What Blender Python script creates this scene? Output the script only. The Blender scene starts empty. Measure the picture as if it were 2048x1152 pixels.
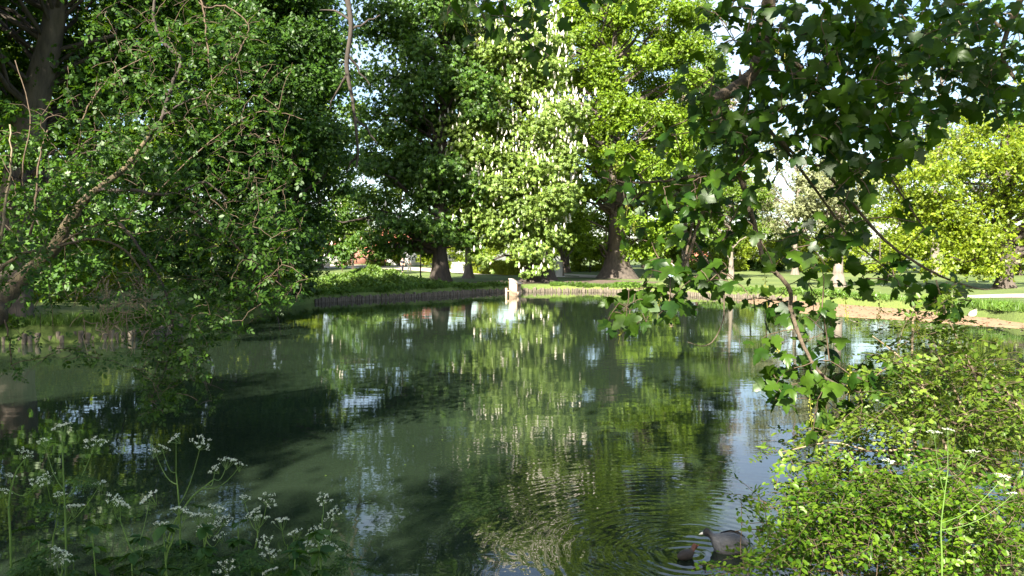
import bpy, math, random
import numpy as np
from mathutils import Vector, Matrix

# ---------------------------------------------------------------- camera, light, exposure
SC = bpy.context.scene
COL = SC.collection
CAM_Z = 2.2
FPX = 1536.0                                   # focal length in photograph pixels
HOR = 520.0
PITCH = math.atan((576 - HOR) / FPX)
cam_d = bpy.data.cameras.new('camera')
cam = bpy.data.objects.new('camera', cam_d)
COL.objects.link(cam)
cam.location = (0, 0, CAM_Z)
cam.rotation_euler = (math.pi / 2 - PITCH, 0, 0)
cam_d.sensor_width = 36
cam_d.lens = 36 * FPX / 2048
cam_d.clip_start = 0.05
cam_d.clip_end = 3000
SC.camera = cam

SUN_EL = math.radians(33)
TRAVEL = (0.38, 0.925)                          # horizontal direction in which the sunlight travels
world = bpy.data.worlds.new('World')
SC.world = world
world.use_nodes = True
wn = world.node_tree
wn.nodes.clear()
w_out = wn.nodes.new('ShaderNodeOutputWorld')
w_bg = wn.nodes.new('ShaderNodeBackground')
w_sky = wn.nodes.new('ShaderNodeTexSky')
w_sky.sky_type = 'NISHITA'
w_sky.sun_disc = False
w_sky.sun_elevation = SUN_EL
w_sky.sun_rotation = math.atan2(-TRAVEL[0], -TRAVEL[1])
w_sky.air_density = 1.0
w_sky.dust_density = 1.2
w_sky.ozone_density = 1.0
w_bg.inputs['Strength'].default_value = 0.065
# thin broken cloud over the whole sky
w_tc = wn.nodes.new('ShaderNodeTexCoord')
w_map = wn.nodes.new('ShaderNodeMapping')
w_map.inputs['Scale'].default_value = (1.0, 1.0, 2.6)
w_ns = wn.nodes.new('ShaderNodeTexNoise')
w_ns.inputs['Scale'].default_value = 2.3
w_ns.inputs['Detail'].default_value = 7
w_ns.inputs['Roughness'].default_value = 0.6
w_rmp = wn.nodes.new('ShaderNodeValToRGB')
w_rmp.color_ramp.elements[0].position = 0.50
w_rmp.color_ramp.elements[1].position = 0.72
w_rmp.color_ramp.elements[1].color = (0.75, 0.75, 0.75, 1)
w_mix = wn.nodes.new('ShaderNodeMixRGB')
w_mix.inputs['Color2'].default_value = (6.0, 6.2, 6.6, 1)
wn.links.new(w_tc.outputs['Generated'], w_map.inputs['Vector'])
wn.links.new(w_map.outputs['Vector'], w_ns.inputs['Vector'])
wn.links.new(w_ns.outputs['Fac'], w_rmp.inputs['Fac'])
wn.links.new(w_rmp.outputs['Color'], w_mix.inputs['Fac'])
wn.links.new(w_sky.outputs['Color'], w_mix.inputs['Color1'])
wn.links.new(w_mix.outputs['Color'], w_bg.inputs['Color'])
wn.links.new(w_bg.outputs['Background'], w_out.inputs['Surface'])

sun_d = bpy.data.lights.new('sun', 'SUN')
sun_d.energy = 5.0
sun_d.angle = math.radians(0.53)
sun_d.color = (1.0, 0.93, 0.80)
sun = bpy.data.objects.new('sun', sun_d)
COL.objects.link(sun)
_h = math.cos(SUN_EL) / math.hypot(*TRAVEL)
sun.rotation_euler = Vector((TRAVEL[0] * _h, TRAVEL[1] * _h, -math.sin(SUN_EL))).to_track_quat('-Z', 'Y').to_euler()
sun.location = (-30, -20, 40)

SC.view_settings.view_transform = 'Standard'
SC.view_settings.look = 'None'
SC.view_settings.exposure = 2.28
SC.view_settings.gamma = 1
SC.view_settings.use_curve_mapping = False
SC.render.engine = 'CYCLES'
SC.cycles.max_bounces = 7
SC.cycles.diffuse_bounces = 4
SC.cycles.transmission_bounces = 4
SC.cycles.glossy_bounces = 3
SC.cycles.sample_clamp_indirect = 6
SC.cycles.caustics_reflective = False
SC.cycles.caustics_refractive = False

# ---------------------------------------------------------------- helpers
RNG = np.random.default_rng(7)
_cp, _sp = math.cos(PITCH), math.sin(PITCH)


def at(px, py, Y):
    """the world point at distance Y (along the ground) behind a photograph pixel"""
    u = (px - 1024) / FPX
    v = -(py - 576) / FPX
    d = (u, _cp + v * _sp, -_sp + v * _cp)
    k = Y / d[1]
    return np.array((d[0] * k, Y, CAM_Z + d[2] * k))


def on_plane(px, py, z=0.0):
    u = (px - 1024) / FPX
    v = -(py - 576) / FPX
    d = np.array((u, _cp + v * _sp, -_sp + v * _cp))
    k = (z - CAM_Z) / d[2]
    return np.array((d[0] * k, d[1] * k, z))


def mesh_data(name, V, F, mat=None, smooth=False):
    """V (n,3); F a list of integer arrays, each (m,3) or (m,4)"""
    F = [np.asarray(f, dtype=np.int64) for f in (F if isinstance(F, list) else [F]) if len(f)]
    V = np.asarray(V, dtype=np.float32)
    me = bpy.data.meshes.new(name)
    me.vertices.add(len(V))
    me.vertices.foreach_set('co', V.ravel())
    loops = np.concatenate([f.ravel() for f in F])
    counts = np.concatenate([np.full(len(f), f.shape[1]) for f in F])
    me.loops.add(len(loops))
    me.loops.foreach_set('vertex_index', loops.astype(np.int32))
    me.polygons.add(len(counts))
    starts = np.concatenate([[0], np.cumsum(counts)[:-1]])
    me.polygons.foreach_set('loop_start', starts.astype(np.int32))
    me.polygons.foreach_set('loop_total', counts.astype(np.int32))
    if smooth:
        me.polygons.foreach_set('use_smooth', np.ones(len(counts), dtype=bool))
    me.update(calc_edges=True)
    if mat:
        me.materials.append(mat)
    return me


def link(name, me, parent=None, loc=(0, 0, 0), kind=None):
    o = bpy.data.objects.new(name, me)
    COL.objects.link(o)
    o.location = loc
    if parent is not None:
        o.parent = parent
    if kind:
        o['kind'] = kind
    return o


def thing(name, label, cat, loc=(0, 0, 0), rz=0.0, group=None):
    o = bpy.data.objects.new(name, None)
    COL.objects.link(o)
    o.empty_display_size = 0.2
    o.location = tuple(float(c) for c in loc)
    o.rotation_euler = (0, 0, rz)
    tag(o, label, cat, group)
    return o


def tag(o, label, cat, group=None):
    o['label'] = label
    o['category'] = cat
    if group:
        o['group'] = group
    return o


class Geo:
    """collects vertices and faces of one mesh"""
    def __init__(self):
        self.V, self.T, self.Q, self.n = [], [], [], 0

    def add(self, V, T=None, Q=None):
        V = np.asarray(V, dtype=np.float64)
        if T is not None and len(T):
            self.T.append(np.asarray(T) + self.n)
        if Q is not None and len(Q):
            self.Q.append(np.asarray(Q) + self.n)
        self.V.append(V)
        self.n += len(V)

    def tube(self, pts, radii, sides=6, cap=False, wob=0.0):
        pts = np.asarray(pts, dtype=np.float64)
        radii = np.broadcast_to(np.asarray(radii, dtype=np.float64), (len(pts),))
        n = len(pts)
        tan = np.gradient(pts, axis=0)
        tan /= np.linalg.norm(tan, axis=1, keepdims=True) + 1e-9
        ref = np.array((0.13, 0.97, 0.2)) if abs(tan[0][2]) > 0.7 else np.array((0.05, 0.1, 0.99))
        a = np.cross(tan, ref)
        a /= np.linalg.norm(a, axis=1, keepdims=True) + 1e-9
        b = np.cross(tan, a)
        th = np.arange(sides) * 2 * math.pi / sides
        rr = radii[:, None] * (1 + wob * (RNG.random((n, sides)) - 0.5))
        V = pts[:, None, :] + rr[..., None] * (np.cos(th)[None, :, None] * a[:, None, :] + np.sin(th)[None, :, None] * b[:, None, :])
        i = np.arange(n - 1)[:, None] * sides
        j = np.arange(sides)[None, :]
        j2 = (j + 1) % sides
        Q = np.stack([i + j, i + j2, i + sides + j2, i + sides + j], axis=-1).reshape(-1, 4)
        V = V.reshape(-1, 3)
        T = None
        if cap:
            V = np.vstack([V, pts[:1], pts[-1:]])
            c0, c1 = n * sides, n * sides + 1
            T = [(c0, (k + 1) % sides, k) for k in range(sides)] + [(c1, (n - 1) * sides + k, (n - 1) * sides + (k + 1) % sides) for k in range(sides)]
        self.add(V, T, Q)

    def box(self, c, s, R=None):
        c = np.asarray(c, dtype=np.float64)
        s = np.asarray(s, dtype=np.float64) / 2
        V = np.array([(x, y, z) for z in (-1, 1) for y in (-1, 1) for x in (-1, 1)], dtype=np.float64) * s
        if R is not None:
            V = V @ np.asarray(R).T
        self.add(V + c, None, [(0, 2, 3, 1), (4, 5, 7, 6), (0, 1, 5, 4), (2, 6, 7, 3), (0, 4, 6, 2), (1, 3, 7, 5)])

    def data(self, name, mat=None, origin=(0, 0, 0), smooth=False):
        V = np.vstack(self.V) - np.asarray(origin)
        F = []
        if self.T:
            F.append(np.vstack(self.T))
        if self.Q:
            F.append(np.vstack(self.Q))
        return mesh_data(name, V, F, mat, smooth)

    def build(self, name, mat, parent=None, origin=(0, 0, 0), smooth=False, kind=None):
        return link(name, self.data(name, mat, origin, smooth), parent, (0, 0, 0), kind)


def unit(v):
    return v / (np.linalg.norm(v, axis=-1, keepdims=True) + 1e-9)


def rand_dirs(n, rng=RNG):
    return unit(rng.normal(size=(n, 3)))


def frames(X, N):
    X = unit(X)
    N = unit(N - (N * X).sum(-1, keepdims=True) * X)
    return X, np.cross(N, X), N


def scatter(geo, tmpl, pos, X, N, s):
    """places copies of a leaf template (vertices, triangles) into one mesh"""
    tv, tf = tmpl
    X, Yv, N = frames(X, N)
    s = np.broadcast_to(np.asarray(s, dtype=np.float64), (len(pos),))
    V = pos[:, None, :] + s[:, None, None] * (tv[None, :, 0:1] * X[:, None, :] + tv[None, :, 1:2] * Yv[:, None, :] + tv[None, :, 2:3] * N[:, None, :])
    off = (np.arange(len(pos)) * len(tv))[:, None, None]
    geo.add(V.reshape(-1, 3), (tf[None] + off).reshape(-1, 3))


def smooth_line(pts, n=8):
    """Catmull-Rom through the points"""
    p = np.asarray(pts, dtype=np.float64)
    p = np.vstack([2 * p[0] - p[1], p, 2 * p[-1] - p[-2]])
    out = []
    for i in range(1, len(p) - 2):
        for t in np.linspace(0, 1, n, endpoint=False):
            a, b, c, d = p[i - 1], p[i], p[i + 1], p[i + 2]
            out.append(0.5 * (2 * b + (c - a) * t + (2 * a - 5 * b + 4 * c - d) * t * t + (3 * b - a - 3 * c + d) * t ** 3))
    out.append(p[-2])
    return np.array(out)


# ---- leaf templates: x along the leaf, y across, z out of the blade
def tri(*f):
    return np.array(f, dtype=np.int64)


LEAF = (np.array([(0, 0, 0), (.45, .30, .06), (1, 0, -.06), (.45, -.30, .06)]), tri((0, 2, 1), (0, 3, 2)))
OVAL = (np.array([(0, 0, 0), (.25, .24, .05), (.68, .26, .03), (1, 0, -.08), (.68, -.26, .03), (.25, -.24, .05)]),
        tri((0, 3, 2), (0, 2, 1), (0, 4, 3), (0, 5, 4)))


def spray(k=3, seed=0, spread=0.5):
    r = np.random.default_rng(seed)
    V, T = [], []
    for i in range(k):
        a = (i - (k - 1) / 2) * spread + r.normal() * .25
        p = np.array((r.uniform(-.1, .45), r.uniform(-.25, .25), r.uniform(-.22, .22)))
        d = np.array((math.cos(a), math.sin(a), r.uniform(-.5, .2)))
        d /= np.linalg.norm(d)
        sd = unit(np.cross(np.array((r.normal() * .5, r.normal() * .5, 1.0)), d))
        ln, w = r.uniform(.5, .75), r.uniform(.16, .24)
        b = len(V)
        V += [p, p + d * ln * .5 + sd * w, p + d * ln, p + d * ln * .5 - sd * w]
        T += [(b, b + 2, b + 1), (b, b + 3, b + 2)]
    return np.array(V), np.array(T)


def maple_leaf(seed=0, curl=.22):
    r = np.random.default_rng(seed)
    # half outline of a five-lobed sycamore leaf, petiole at the origin, mid lobe along +x
    half = [(-.06, .14), (-.02, .34), (.10, .30), (.16, .40), (.30, .56), (.42, .50), (.44, .34), (.50, .22), (.60, .30), (.74, .20), (.82, .14), (1.0, 0)]
    out = [(0.0, 0.0)] + half + [(x, -y) for x, y in half[-2::-1]]
    V = [(0.32, 0, 0.03)]
    for x, y in out:
        x2, y2 = x + r.normal() * .015, y + r.normal() * .015
        z = -curl * ((x2 - .3) ** 2 + .9 * y2 * y2) + .10 * abs(y2)
        V.append((x2, y2, z))
    n = len(out)
    return np.array(V), np.array([(0, 1 + (i + 1) % n, 1 + i) for i in range(n)])


def palm_leaf(seed=0, k=6):
    r = np.random.default_rng(seed)
    V, T = [], []
    for i in range(k):
        a = (i - (k - 1) / 2) * (3.9 / k) + r.normal() * .08
        ln = (1.0 - .25 * abs(i - (k - 1) / 2) / (k / 2)) * r.uniform(.9, 1.05) * .62
        dr = r.uniform(.25, .55)
        d = np.array((math.cos(a) * math.cos(dr), math.sin(a) * math.cos(dr), -math.sin(dr)))
        sd = unit(np.cross(np.array((0, 0, 1.0)), d))
        b = len(V)
        w = .135
        V += [d * .02, d * ln * .62 + sd * w + np.array((0, 0, .03)), d * ln - np.array((0, 0, .06)), d * ln * .62 - sd * w + np.array((0, 0, .03))]
        T += [(b, b + 2, b + 1), (b, b + 3, b + 2)]
    return np.array(V), np.array(T)


def pinnate_leaf(seed=0, pairs=2):
    r = np.random.default_rng(seed)
    V, T = [], []

    def leaflet(p, a, ln):
        d = np.array((math.cos(a), math.sin(a), r.uniform(-.45, -.05)))
        d /= np.linalg.norm(d)
        sd = unit(np.cross(np.array((r.normal() * .25, r.normal() * .25, 1.0)), d))
        b = len(V)
        w = ln * .24
        V.extend([p, p + d * ln * .3 + sd * w, p + d * ln * .65 + sd * w * .9, p + d * ln, p + d * ln * .65 - sd * w * .9, p + d * ln * .3 - sd * w])
        T.extend([(b, b + 3, b + 2), (b, b + 2, b + 1), (b, b + 4, b + 3), (b, b + 5, b + 4)])
    for i in range(pairs):
        x = .22 + i * .26
        for s in (1, -1):
            leaflet(np.array((x, .02 * s, -.03 * i)), s * r.uniform(.9, 1.25), r.uniform(.40, .5))
    leaflet(np.array((.24 + pairs * .22, 0, -.05 * pairs)), r.normal() * .1, .52)
    b = len(V)
    V += [np.array((0, .008, 0)), np.array((0, -.008, 0)), np.array((.24 + pairs * .22, 0, -.05 * pairs))]
    T.append((b, b + 1, b + 2))
    return np.array(V), np.array(T)


SPRAYS = [spray(4, i) for i in range(4)]
PALMS = [palm_leaf(i, 5 + i % 2) for i in range(3)]
MAPLES = [maple_leaf(i, c_) for i, c_ in enumerate((.1, .3, .5, .75, 1.0, .2, -.35))]
PINNATES = [pinnate_leaf(i) for i in range(4)]


# ---------------------------------------------------------------- materials
def new_mat(name):
    m = bpy.data.materials.new(name)
    m.use_nodes = True
    nt = m.node_tree
    nt.nodes.clear()
    out = nt.nodes.new('ShaderNodeOutputMaterial')
    return m, nt, out


def N(nt, kind, **kw):
    n = nt.nodes.new(kind)
    for k, v in kw.items():
        if hasattr(n, k):
            setattr(n, k, v)
        else:
            n.inputs[k.replace('_', ' ')].default_value = v
    return n


def leaf_mat(name, dark, light, trans=0.38, tcol=None, gloss=0.022, rough=0.45):
    m, nt, out = new_mat(name)
    L = nt.links
    geo = N(nt, 'ShaderNodeNewGeometry')
    ramp = N(nt, 'ShaderNodeValToRGB')
    ramp.color_ramp.elements[0].color = (*dark, 1)
    ramp.color_ramp.elements[1].color = (*light, 1)
    oi = N(nt, 'ShaderNodeObjectInfo')
    ad = N(nt, 'ShaderNodeMath', operation='ADD')
    fr = N(nt, 'ShaderNodeMath', operation='FRACT')
    L.new(geo.outputs['Random Per Island'], ad.inputs[0])
    L.new(oi.outputs['Random'], ad.inputs[1])
    L.new(ad.outputs[0], fr.inputs[0])
    L.new(fr.outputs[0], ramp.inputs['Fac'])
    tc = N(nt, 'ShaderNodeTexCoord')
    ns = N(nt, 'ShaderNodeTexNoise', Scale=1.3)
    L.new(tc.outputs['Object'], ns.inputs['Vector'])
    hsv = N(nt, 'ShaderNodeHueSaturation')
    mr = N(nt, 'ShaderNodeMapRange')
    mr.inputs['To Min'].default_value = .55
    mr.inputs['From Min'].default_value = .25
    mr.inputs['From Max'].default_value = .75
    mr.inputs['To Max'].default_value = 1.4
    L.new(ns.outputs['Fac'], mr.inputs['Value'])
    L.new(mr.outputs['Result'], hsv.inputs['Value'])
    L.new(ramp.outputs['Color'], hsv.inputs['Color'])
    dif = N(nt, 'ShaderNodeBsdfDiffuse')
    trn = N(nt, 'ShaderNodeBsdfTranslucent')
    mul = N(nt, 'ShaderNodeMixRGB', blend_type='MULTIPLY')
    mul.inputs['Fac'].default_value = 1
    mul.inputs['Color2'].default_value = (*(tcol or (1.55, 1.4, .35)), 1)
    L.new(hsv.outputs['Color'], dif.inputs['Color'])
    L.new(hsv.outputs['Color'], mul.inputs['Color1'])
    L.new(mul.outputs['Color'], trn.inputs['Color'])
    mx = N(nt, 'ShaderNodeMixShader')
    mx.inputs['Fac'].default_value = trans
    L.new(dif.outputs['BSDF'], mx.inputs[1])
    L.new(trn.outputs['BSDF'], mx.inputs[2])
    gl = N(nt, 'ShaderNodeBsdfGlossy', Roughness=rough)
    gl.inputs['Color'].default_value = (.9, .95, .9, 1)
    mx2 = N(nt, 'ShaderNodeMixShader')
    mx2.inputs['Fac'].default_value = gloss
    L.new(mx.outputs['Shader'], mx2.inputs[1])
    L.new(gl.outputs['BSDF'], mx2.inputs[2])
    L.new(mx2.outputs['Shader'], out.inputs['Surface'])
    return m


def rough_mat(name, c1, c2, scale=6.0, bump=0.3, rough=0.9, stretch=(1, 1, 1), detail=6, dist=0.03, c3=None):
    m, nt, out = new_mat(name)
    L = nt.links
    tc = N(nt, 'ShaderNodeTexCoord')
    mp = N(nt, 'ShaderNodeMapping')
    mp.inputs['Scale'].default_value = stretch
    L.new(tc.outputs['Object'], mp.inputs['Vector'])
    ns = N(nt, 'ShaderNodeTexNoise', Scale=scale, Detail=detail, Roughness=0.65)
    L.new(mp.outputs['Vector'], ns.inputs['Vector'])
    rp = N(nt, 'ShaderNodeValToRGB')
    rp.color_ramp.elements[0].position = .3
    rp.color_ramp.elements[1].position = .7
    rp.color_ramp.elements[0].color = (*c1, 1)
    rp.color_ramp.elements[1].color = (*c2, 1)
    if c3:
        e = rp.color_ramp.elements.new(.85)
        e.color = (*c3, 1)
    L.new(ns.outputs['Fac'], rp.inputs['Fac'])
    b = N(nt, 'ShaderNodeBsdfPrincipled', Roughness=rough)
    L.new(rp.outputs['Color'], b.inputs['Base Color'])
    if bump:
        bp = N(nt, 'ShaderNodeBump', Strength=bump, Distance=dist)
        L.new(ns.outputs['Fac'], bp.inputs['Height'])
        L.new(bp.outputs['Normal'], b.inputs['Normal'])
    L.new(b.outputs['BSDF'], out.inputs['Surface'])
    return m


M = {}
M['hornbeam'] = leaf_mat('hornbeam_leaf', (.022, .062, .007), (.060, .130, .014), .40)
M['oldleaf'] = leaf_mat('old_tree_leaf', (.026, .075, .008), (.075, .155, .016), .42)
M['chestnut_shaded'] = leaf_mat('chestnut_shaded_leaf', (.026, .075, .008), (.085, .160, .018), .36)  # chestnut_leaf made darker: the left tree's shade put into the colour
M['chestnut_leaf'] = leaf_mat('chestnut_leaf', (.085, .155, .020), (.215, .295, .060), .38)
M['lime'] = leaf_mat('lime_leaf', (.080, .155, .008), (.210, .310, .022), .44)
M['yellowgreen'] = leaf_mat('field_maple_leaf', (.085, .150, .006), (.240, .300, .020), .44)
M['pale'] = leaf_mat('pale_leaf', (.13, .15, .06), (.25, .27, .13), .35, (1.2, 1.1, .8))
M['budding'] = leaf_mat('budding_leaf', (.22, .18, .13), (.42, .36, .28), .3, (1.1, 1.0, .9))
M['farleaf'] = leaf_mat('far_leaf', (.060, .120, .010), (.140, .215, .020), .4)
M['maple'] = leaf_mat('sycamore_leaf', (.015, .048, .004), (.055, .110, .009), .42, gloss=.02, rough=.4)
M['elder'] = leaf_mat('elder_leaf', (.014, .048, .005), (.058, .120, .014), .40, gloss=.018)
M['bush'] = leaf_mat('bush_leaf', (.030, .090, .005), (.130, .220, .014), .38)
M['haw'] = leaf_mat('hawthorn_leaf', (.040, .090, .008), (.150, .215, .026), .36)
M['parsley'] = leaf_mat('parsley_leaf', (.020, .060, .010), (.060, .120, .020), .3)
M['nettle'] = leaf_mat('nettle_leaf', (.020, .065, .012), (.060, .130, .022), .3)
M['herb'] = leaf_mat('herb_leaf', (.060, .125, .018), (.140, .220, .035), .34)
M['hedge'] = leaf_mat('hedge_leaf', (.13, .19, .012), (.28, .32, .03), .36)
M['grassblade'] = leaf_mat('grass_blade', (.050, .115, .012), (.115, .195, .028), .3)
M['red'] = leaf_mat('red_leaf', (.12, .02, .02), (.25, .05, .04), .3, (1.2, .8, .7))
M['blossom'] = rough_mat('blossom', (.46, .42, .31), (.76, .71, .62), 14, 0)
M['umbel'] = leaf_mat('umbel_white', (.50, .54, .42), (.80, .82, .74), .25, (1, 1, .9), .02)
M['raceme'] = leaf_mat('maple_flower', (.20, .22, .03), (.36, .36, .07), .3, (1.2, 1.1, .6))
M['bark'] = rough_mat('bark_grey_brown', (.035, .028, .022), (.115, .09, .07), 5, .9, stretch=(1, 1, .22), dist=.06)
M['bark_dark'] = rough_mat('bark_dark', (.022, .017, .013), (.065, .05, .038), 5, .9, stretch=(1, 1, .25), dist=.05)
M['bark_pale'] = rough_mat('bark_pale', (.085, .07, .055), (.22, .185, .145), 5, .8, stretch=(1, 1, .3), dist=.04)
M['bark_moss'] = rough_mat('bark_mossy', (.03, .022, .014), (.15, .115, .06), 16, 1.0, stretch=(1, 1, 1), dist=.03, c3=(.13, .14, .03))
M['bark_maple'] = rough_mat('bark_maple', (.030, .023, .017), (.155, .115, .075), 26, 1.0, dist=.03, c3=(.20, .17, .11))
M['twig'] = rough_mat('twig_bark', (.045, .03, .02), (.13, .09, .055), 20, 0)
M['twig_pale'] = rough_mat('twig_pale', (.12, .09, .055), (.32, .25, .16), 20, 0)
M['greenstem'] = rough_mat('green_stem', (.05, .11, .015), (.12, .20, .035), 12, 0, rough=.6)
M['post'] = rough_mat('weathered_post', (.045, .038, .028), (.20, .165, .12), 9, .6, stretch=(1, 1, .3))
M['newwood'] = rough_mat('fresh_sawn_wood', (.38, .26, .17), (.56, .42, .30), 9, .25, stretch=(3, 3, .4), rough=.7)
M['roofwood'] = rough_mat('roof_board', (.42, .33, .25), (.58, .47, .37), 9, .25, rough=.7)
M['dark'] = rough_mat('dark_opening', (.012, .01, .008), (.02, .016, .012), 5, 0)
M['earth'] = rough_mat('bare_earth', (.055, .038, .026), (.15, .105, .075), 3.5, .5, detail=9)
M['path'] = rough_mat('gravel_path', (.36, .29, .23), (.52, .44, .37), 14, .3, detail=8)
M['sand'] = rough_mat('sand', (.17, .10, .05), (.33, .215, .12), 4, .5, stretch=(.7, 2.2, 1), detail=9)
M['stone'] = rough_mat('boulder_stone', (.18, .155, .125), (.42, .38, .32), 6, .6)
M['white'] = rough_mat('white_paint', (.72, .71, .68), (.82, .81, .79), 3, 0)
M['render'] = rough_mat('white_render_wall', (.68, .66, .62), (.80, .78, .74), 2, 0)
M['brick'] = rough_mat('red_brown_wall', (.16, .07, .05), (.27, .12, .09), 3, 0)
M['roof'] = rough_mat('red_roof_tile', (.34, .10, .06), (.52, .18, .11), 6, .3)
M['slate'] = rough_mat('grey_gable', (.16, .17, .19), (.26, .27, .29), 4, 0)
M['glass'] = rough_mat('window_glass', (.03, .04, .05), (.07, .08, .09), 2, 0, rough=.1)
M['skin'] = rough_mat('skin', (.50, .31, .22), (.60, .40, .30), 4, 0, rough=.6)
M['cloth_dark'] = rough_mat('dark_cloth', (.02, .022, .035), (.04, .042, .06), 8, 0)
M['cloth_blue'] = rough_mat('light_blue_denim', (.28, .42, .58), (.40, .55, .70), 8, 0)
M['cloth_white'] = rough_mat('white_cloth', (.68, .68, .66), (.80, .80, .78), 8, 0)
M['hair'] = rough_mat('brown_hair', (.03, .02, .012), (.07, .045, .03), 10, 0)
M['cutwood'] = rough_mat('cut_wood', (.24, .12, .055), (.40, .22, .11), 8, .2)

# ground: short lawn with clover and wear
gm, nt, out = new_mat('lawn')
L = nt.links
tc = N(nt, 'ShaderNodeTexCoord')
n1 = N(nt, 'ShaderNodeTexNoise', Scale=.22, Detail=5)
n2 = N(nt, 'ShaderNodeTexNoise', Scale=9, Detail=8, Roughness=.75)
L.new(tc.outputs['Object'], n1.inputs['Vector'])
L.new(tc.outputs['Object'], n2.inputs['Vector'])
r1 = N(nt, 'ShaderNodeValToRGB')
r1.color_ramp.elements[0].position, r1.color_ramp.elements[1].position = .35, .68
r1.color_ramp.elements[0].color = (.075, .125, .022, 1)
r1.color_ramp.elements[1].color = (.155, .205, .048, 1)
r2 = N(nt, 'ShaderNodeValToRGB')
r2.color_ramp.elements[0].position, r2.color_ramp.elements[1].position = .3, .75
r2.color_ramp.elements[0].color = (.55, .55, .5, 1)
r2.color_ramp.elements[1].color = (1.25, 1.2, 1.1, 1)
L.new(n1.outputs['Fac'], r1.inputs['Fac'])
L.new(n2.outputs['Fac'], r2.inputs['Fac'])
mm = N(nt, 'ShaderNodeMixRGB', blend_type='MULTIPLY')
mm.inputs['Fac'].default_value = 1
L.new(r1.outputs['Color'], mm.inputs['Color1'])
L.new(r2.outputs['Color'], mm.inputs['Color2'])
bb = N(nt, 'ShaderNodeBsdfPrincipled', Roughness=.95)
bp = N(nt, 'ShaderNodeBump', Strength=.6, Distance=.05)
L.new(n2.outputs['Fac'], bp.inputs['Height'])
L.new(bp.outputs['Normal'], bb.inputs['Normal'])
L.new(mm.outputs['Color'], bb.inputs['Base Color'])
L.new(bb.outputs['BSDF'], out.inputs['Surface'])
M['lawn'] = gm

# pond water: murky green body under a mirror with small wind ripples and the rings round the birds
RING = on_plane(1385, 1108)
wm, nt, out = new_mat('pond_water')
L = nt.links
tc = N(nt, 'ShaderNodeTexCoord')
pos = tc.outputs['Object']


def wave_noise(scale, stretch, amp, detail=2):
    mp = N(nt, 'ShaderNodeMapping')
    mp.inputs['Scale'].default_value = stretch
    L.new(pos, mp.inputs['Vector'])
    ns = N(nt, 'ShaderNodeTexNoise', Scale=scale, Detail=detail, Roughness=.5)
    L.new(mp.outputs['Vector'], ns.inputs['Vector'])
    ml = N(nt, 'ShaderNodeMath', operation='MULTIPLY')
    ml.inputs[1].default_value = amp
    L.new(ns.outputs['Fac'], ml.inputs[0])
    return ml.outputs[0]


def mth(op, a, b=None):
    n = N(nt, 'ShaderNodeMath', operation=op)
    for i, v in enumerate((a, b)):
        if v is None:
            continue
        if isinstance(v, (int, float)):
            n.inputs[i].default_value = v
        else:
            L.new(v, n.inputs[i])
    return n.outputs[0]


w1 = wave_noise(3.6, (.7, 1.5, 1), .0022, 3)
w2 = wave_noise(1.0, (.6, 1.0, 1), .0036, 2)
sub = N(nt, 'ShaderNodeVectorMath', operation='DISTANCE')
sub.inputs[1].default_value = tuple(RING)
L.new(pos, sub.inputs[0])
rad = sub.outputs['Value']
wob = wave_noise(1.7, (1, 1, 1), .34, 3)
ph = mth('MULTIPLY', mth('ADD', rad, wob), 2 * math.pi / .115)
amp = mth('MULTIPLY', mth('MULTIPLY', mth('POWER', 2.718, mth('MULTIPLY', rad, -1.0)), .0010), mth('ADD', wave_noise(1.1, (1, 1, 1), 1.6, 2), .15))
ring = mth('MULTIPLY', mth('SINE', ph), amp)
patch = mth('ADD', mth('MULTIPLY', wave_noise(.16, (.5, 1.2, 1), 1.0, 2), 2.2), -.6)
hgt = mth('ADD', mth('ADD', mth('MULTIPLY', w1, patch), w2), ring)
bp = N(nt, 'ShaderNodeBump', Strength=1, Distance=1)
L.new(hgt, bp.inputs['Height'])
bb = N(nt, 'ShaderNodeBsdfPrincipled', Roughness=.02, IOR=1.42)
ns = N(nt, 'ShaderNodeTexNoise', Scale=.35, Detail=3)
L.new(pos, ns.inputs['Vector'])
rp = N(nt, 'ShaderNodeValToRGB')
rp.color_ramp.elements[0].color = (.009, .017, .009, 1)
rp.color_ramp.elements[1].color = (.021, .032, .019, 1)
L.new(ns.outputs['Fac'], rp.inputs['Fac'])
L.new(rp.outputs['Color'], bb.inputs['Base Color'])
L.new(bp.outputs['Normal'], bb.inputs['Normal'])
L.new(bb.outputs['BSDF'], out.inputs['Surface'])
M['water'] = wm

# ---------------------------------------------------------------- ground, pond
POND = np.array([
    (-14.6, 19.2), (-13.3, 19.9), (-10.6, 21.0), (-10.2, 23.3), (-10.2, 27), (-10.3, 31.3), (-10.6, 36), (-10.2, 39.5), (-8.8, 41.7),
    (-6.5, 44.5), (-3.9, 48), (-2.1, 51), (0.2, 52.8), (2.65, 53.6), (6.1, 53.2), (9, 50.2), (11.5, 47), (13.6, 44), (15.0, 40.2), (16.2, 37.0), (17.2, 33.0),
    (17.6, 28.5), (17.4, 25.0), (15.8, 21.5), (13.8, 18), (11.2, 14), (8.2, 9.5), (5.2, 6.2), (2.6, 4.6), (1.0, 3.7), (-1.0, 3.25), (-2.6, 3.2),
    (-4.2, 4.4), (-6.6, 7), (-9.2, 10), (-12.6, 14)])


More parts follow.
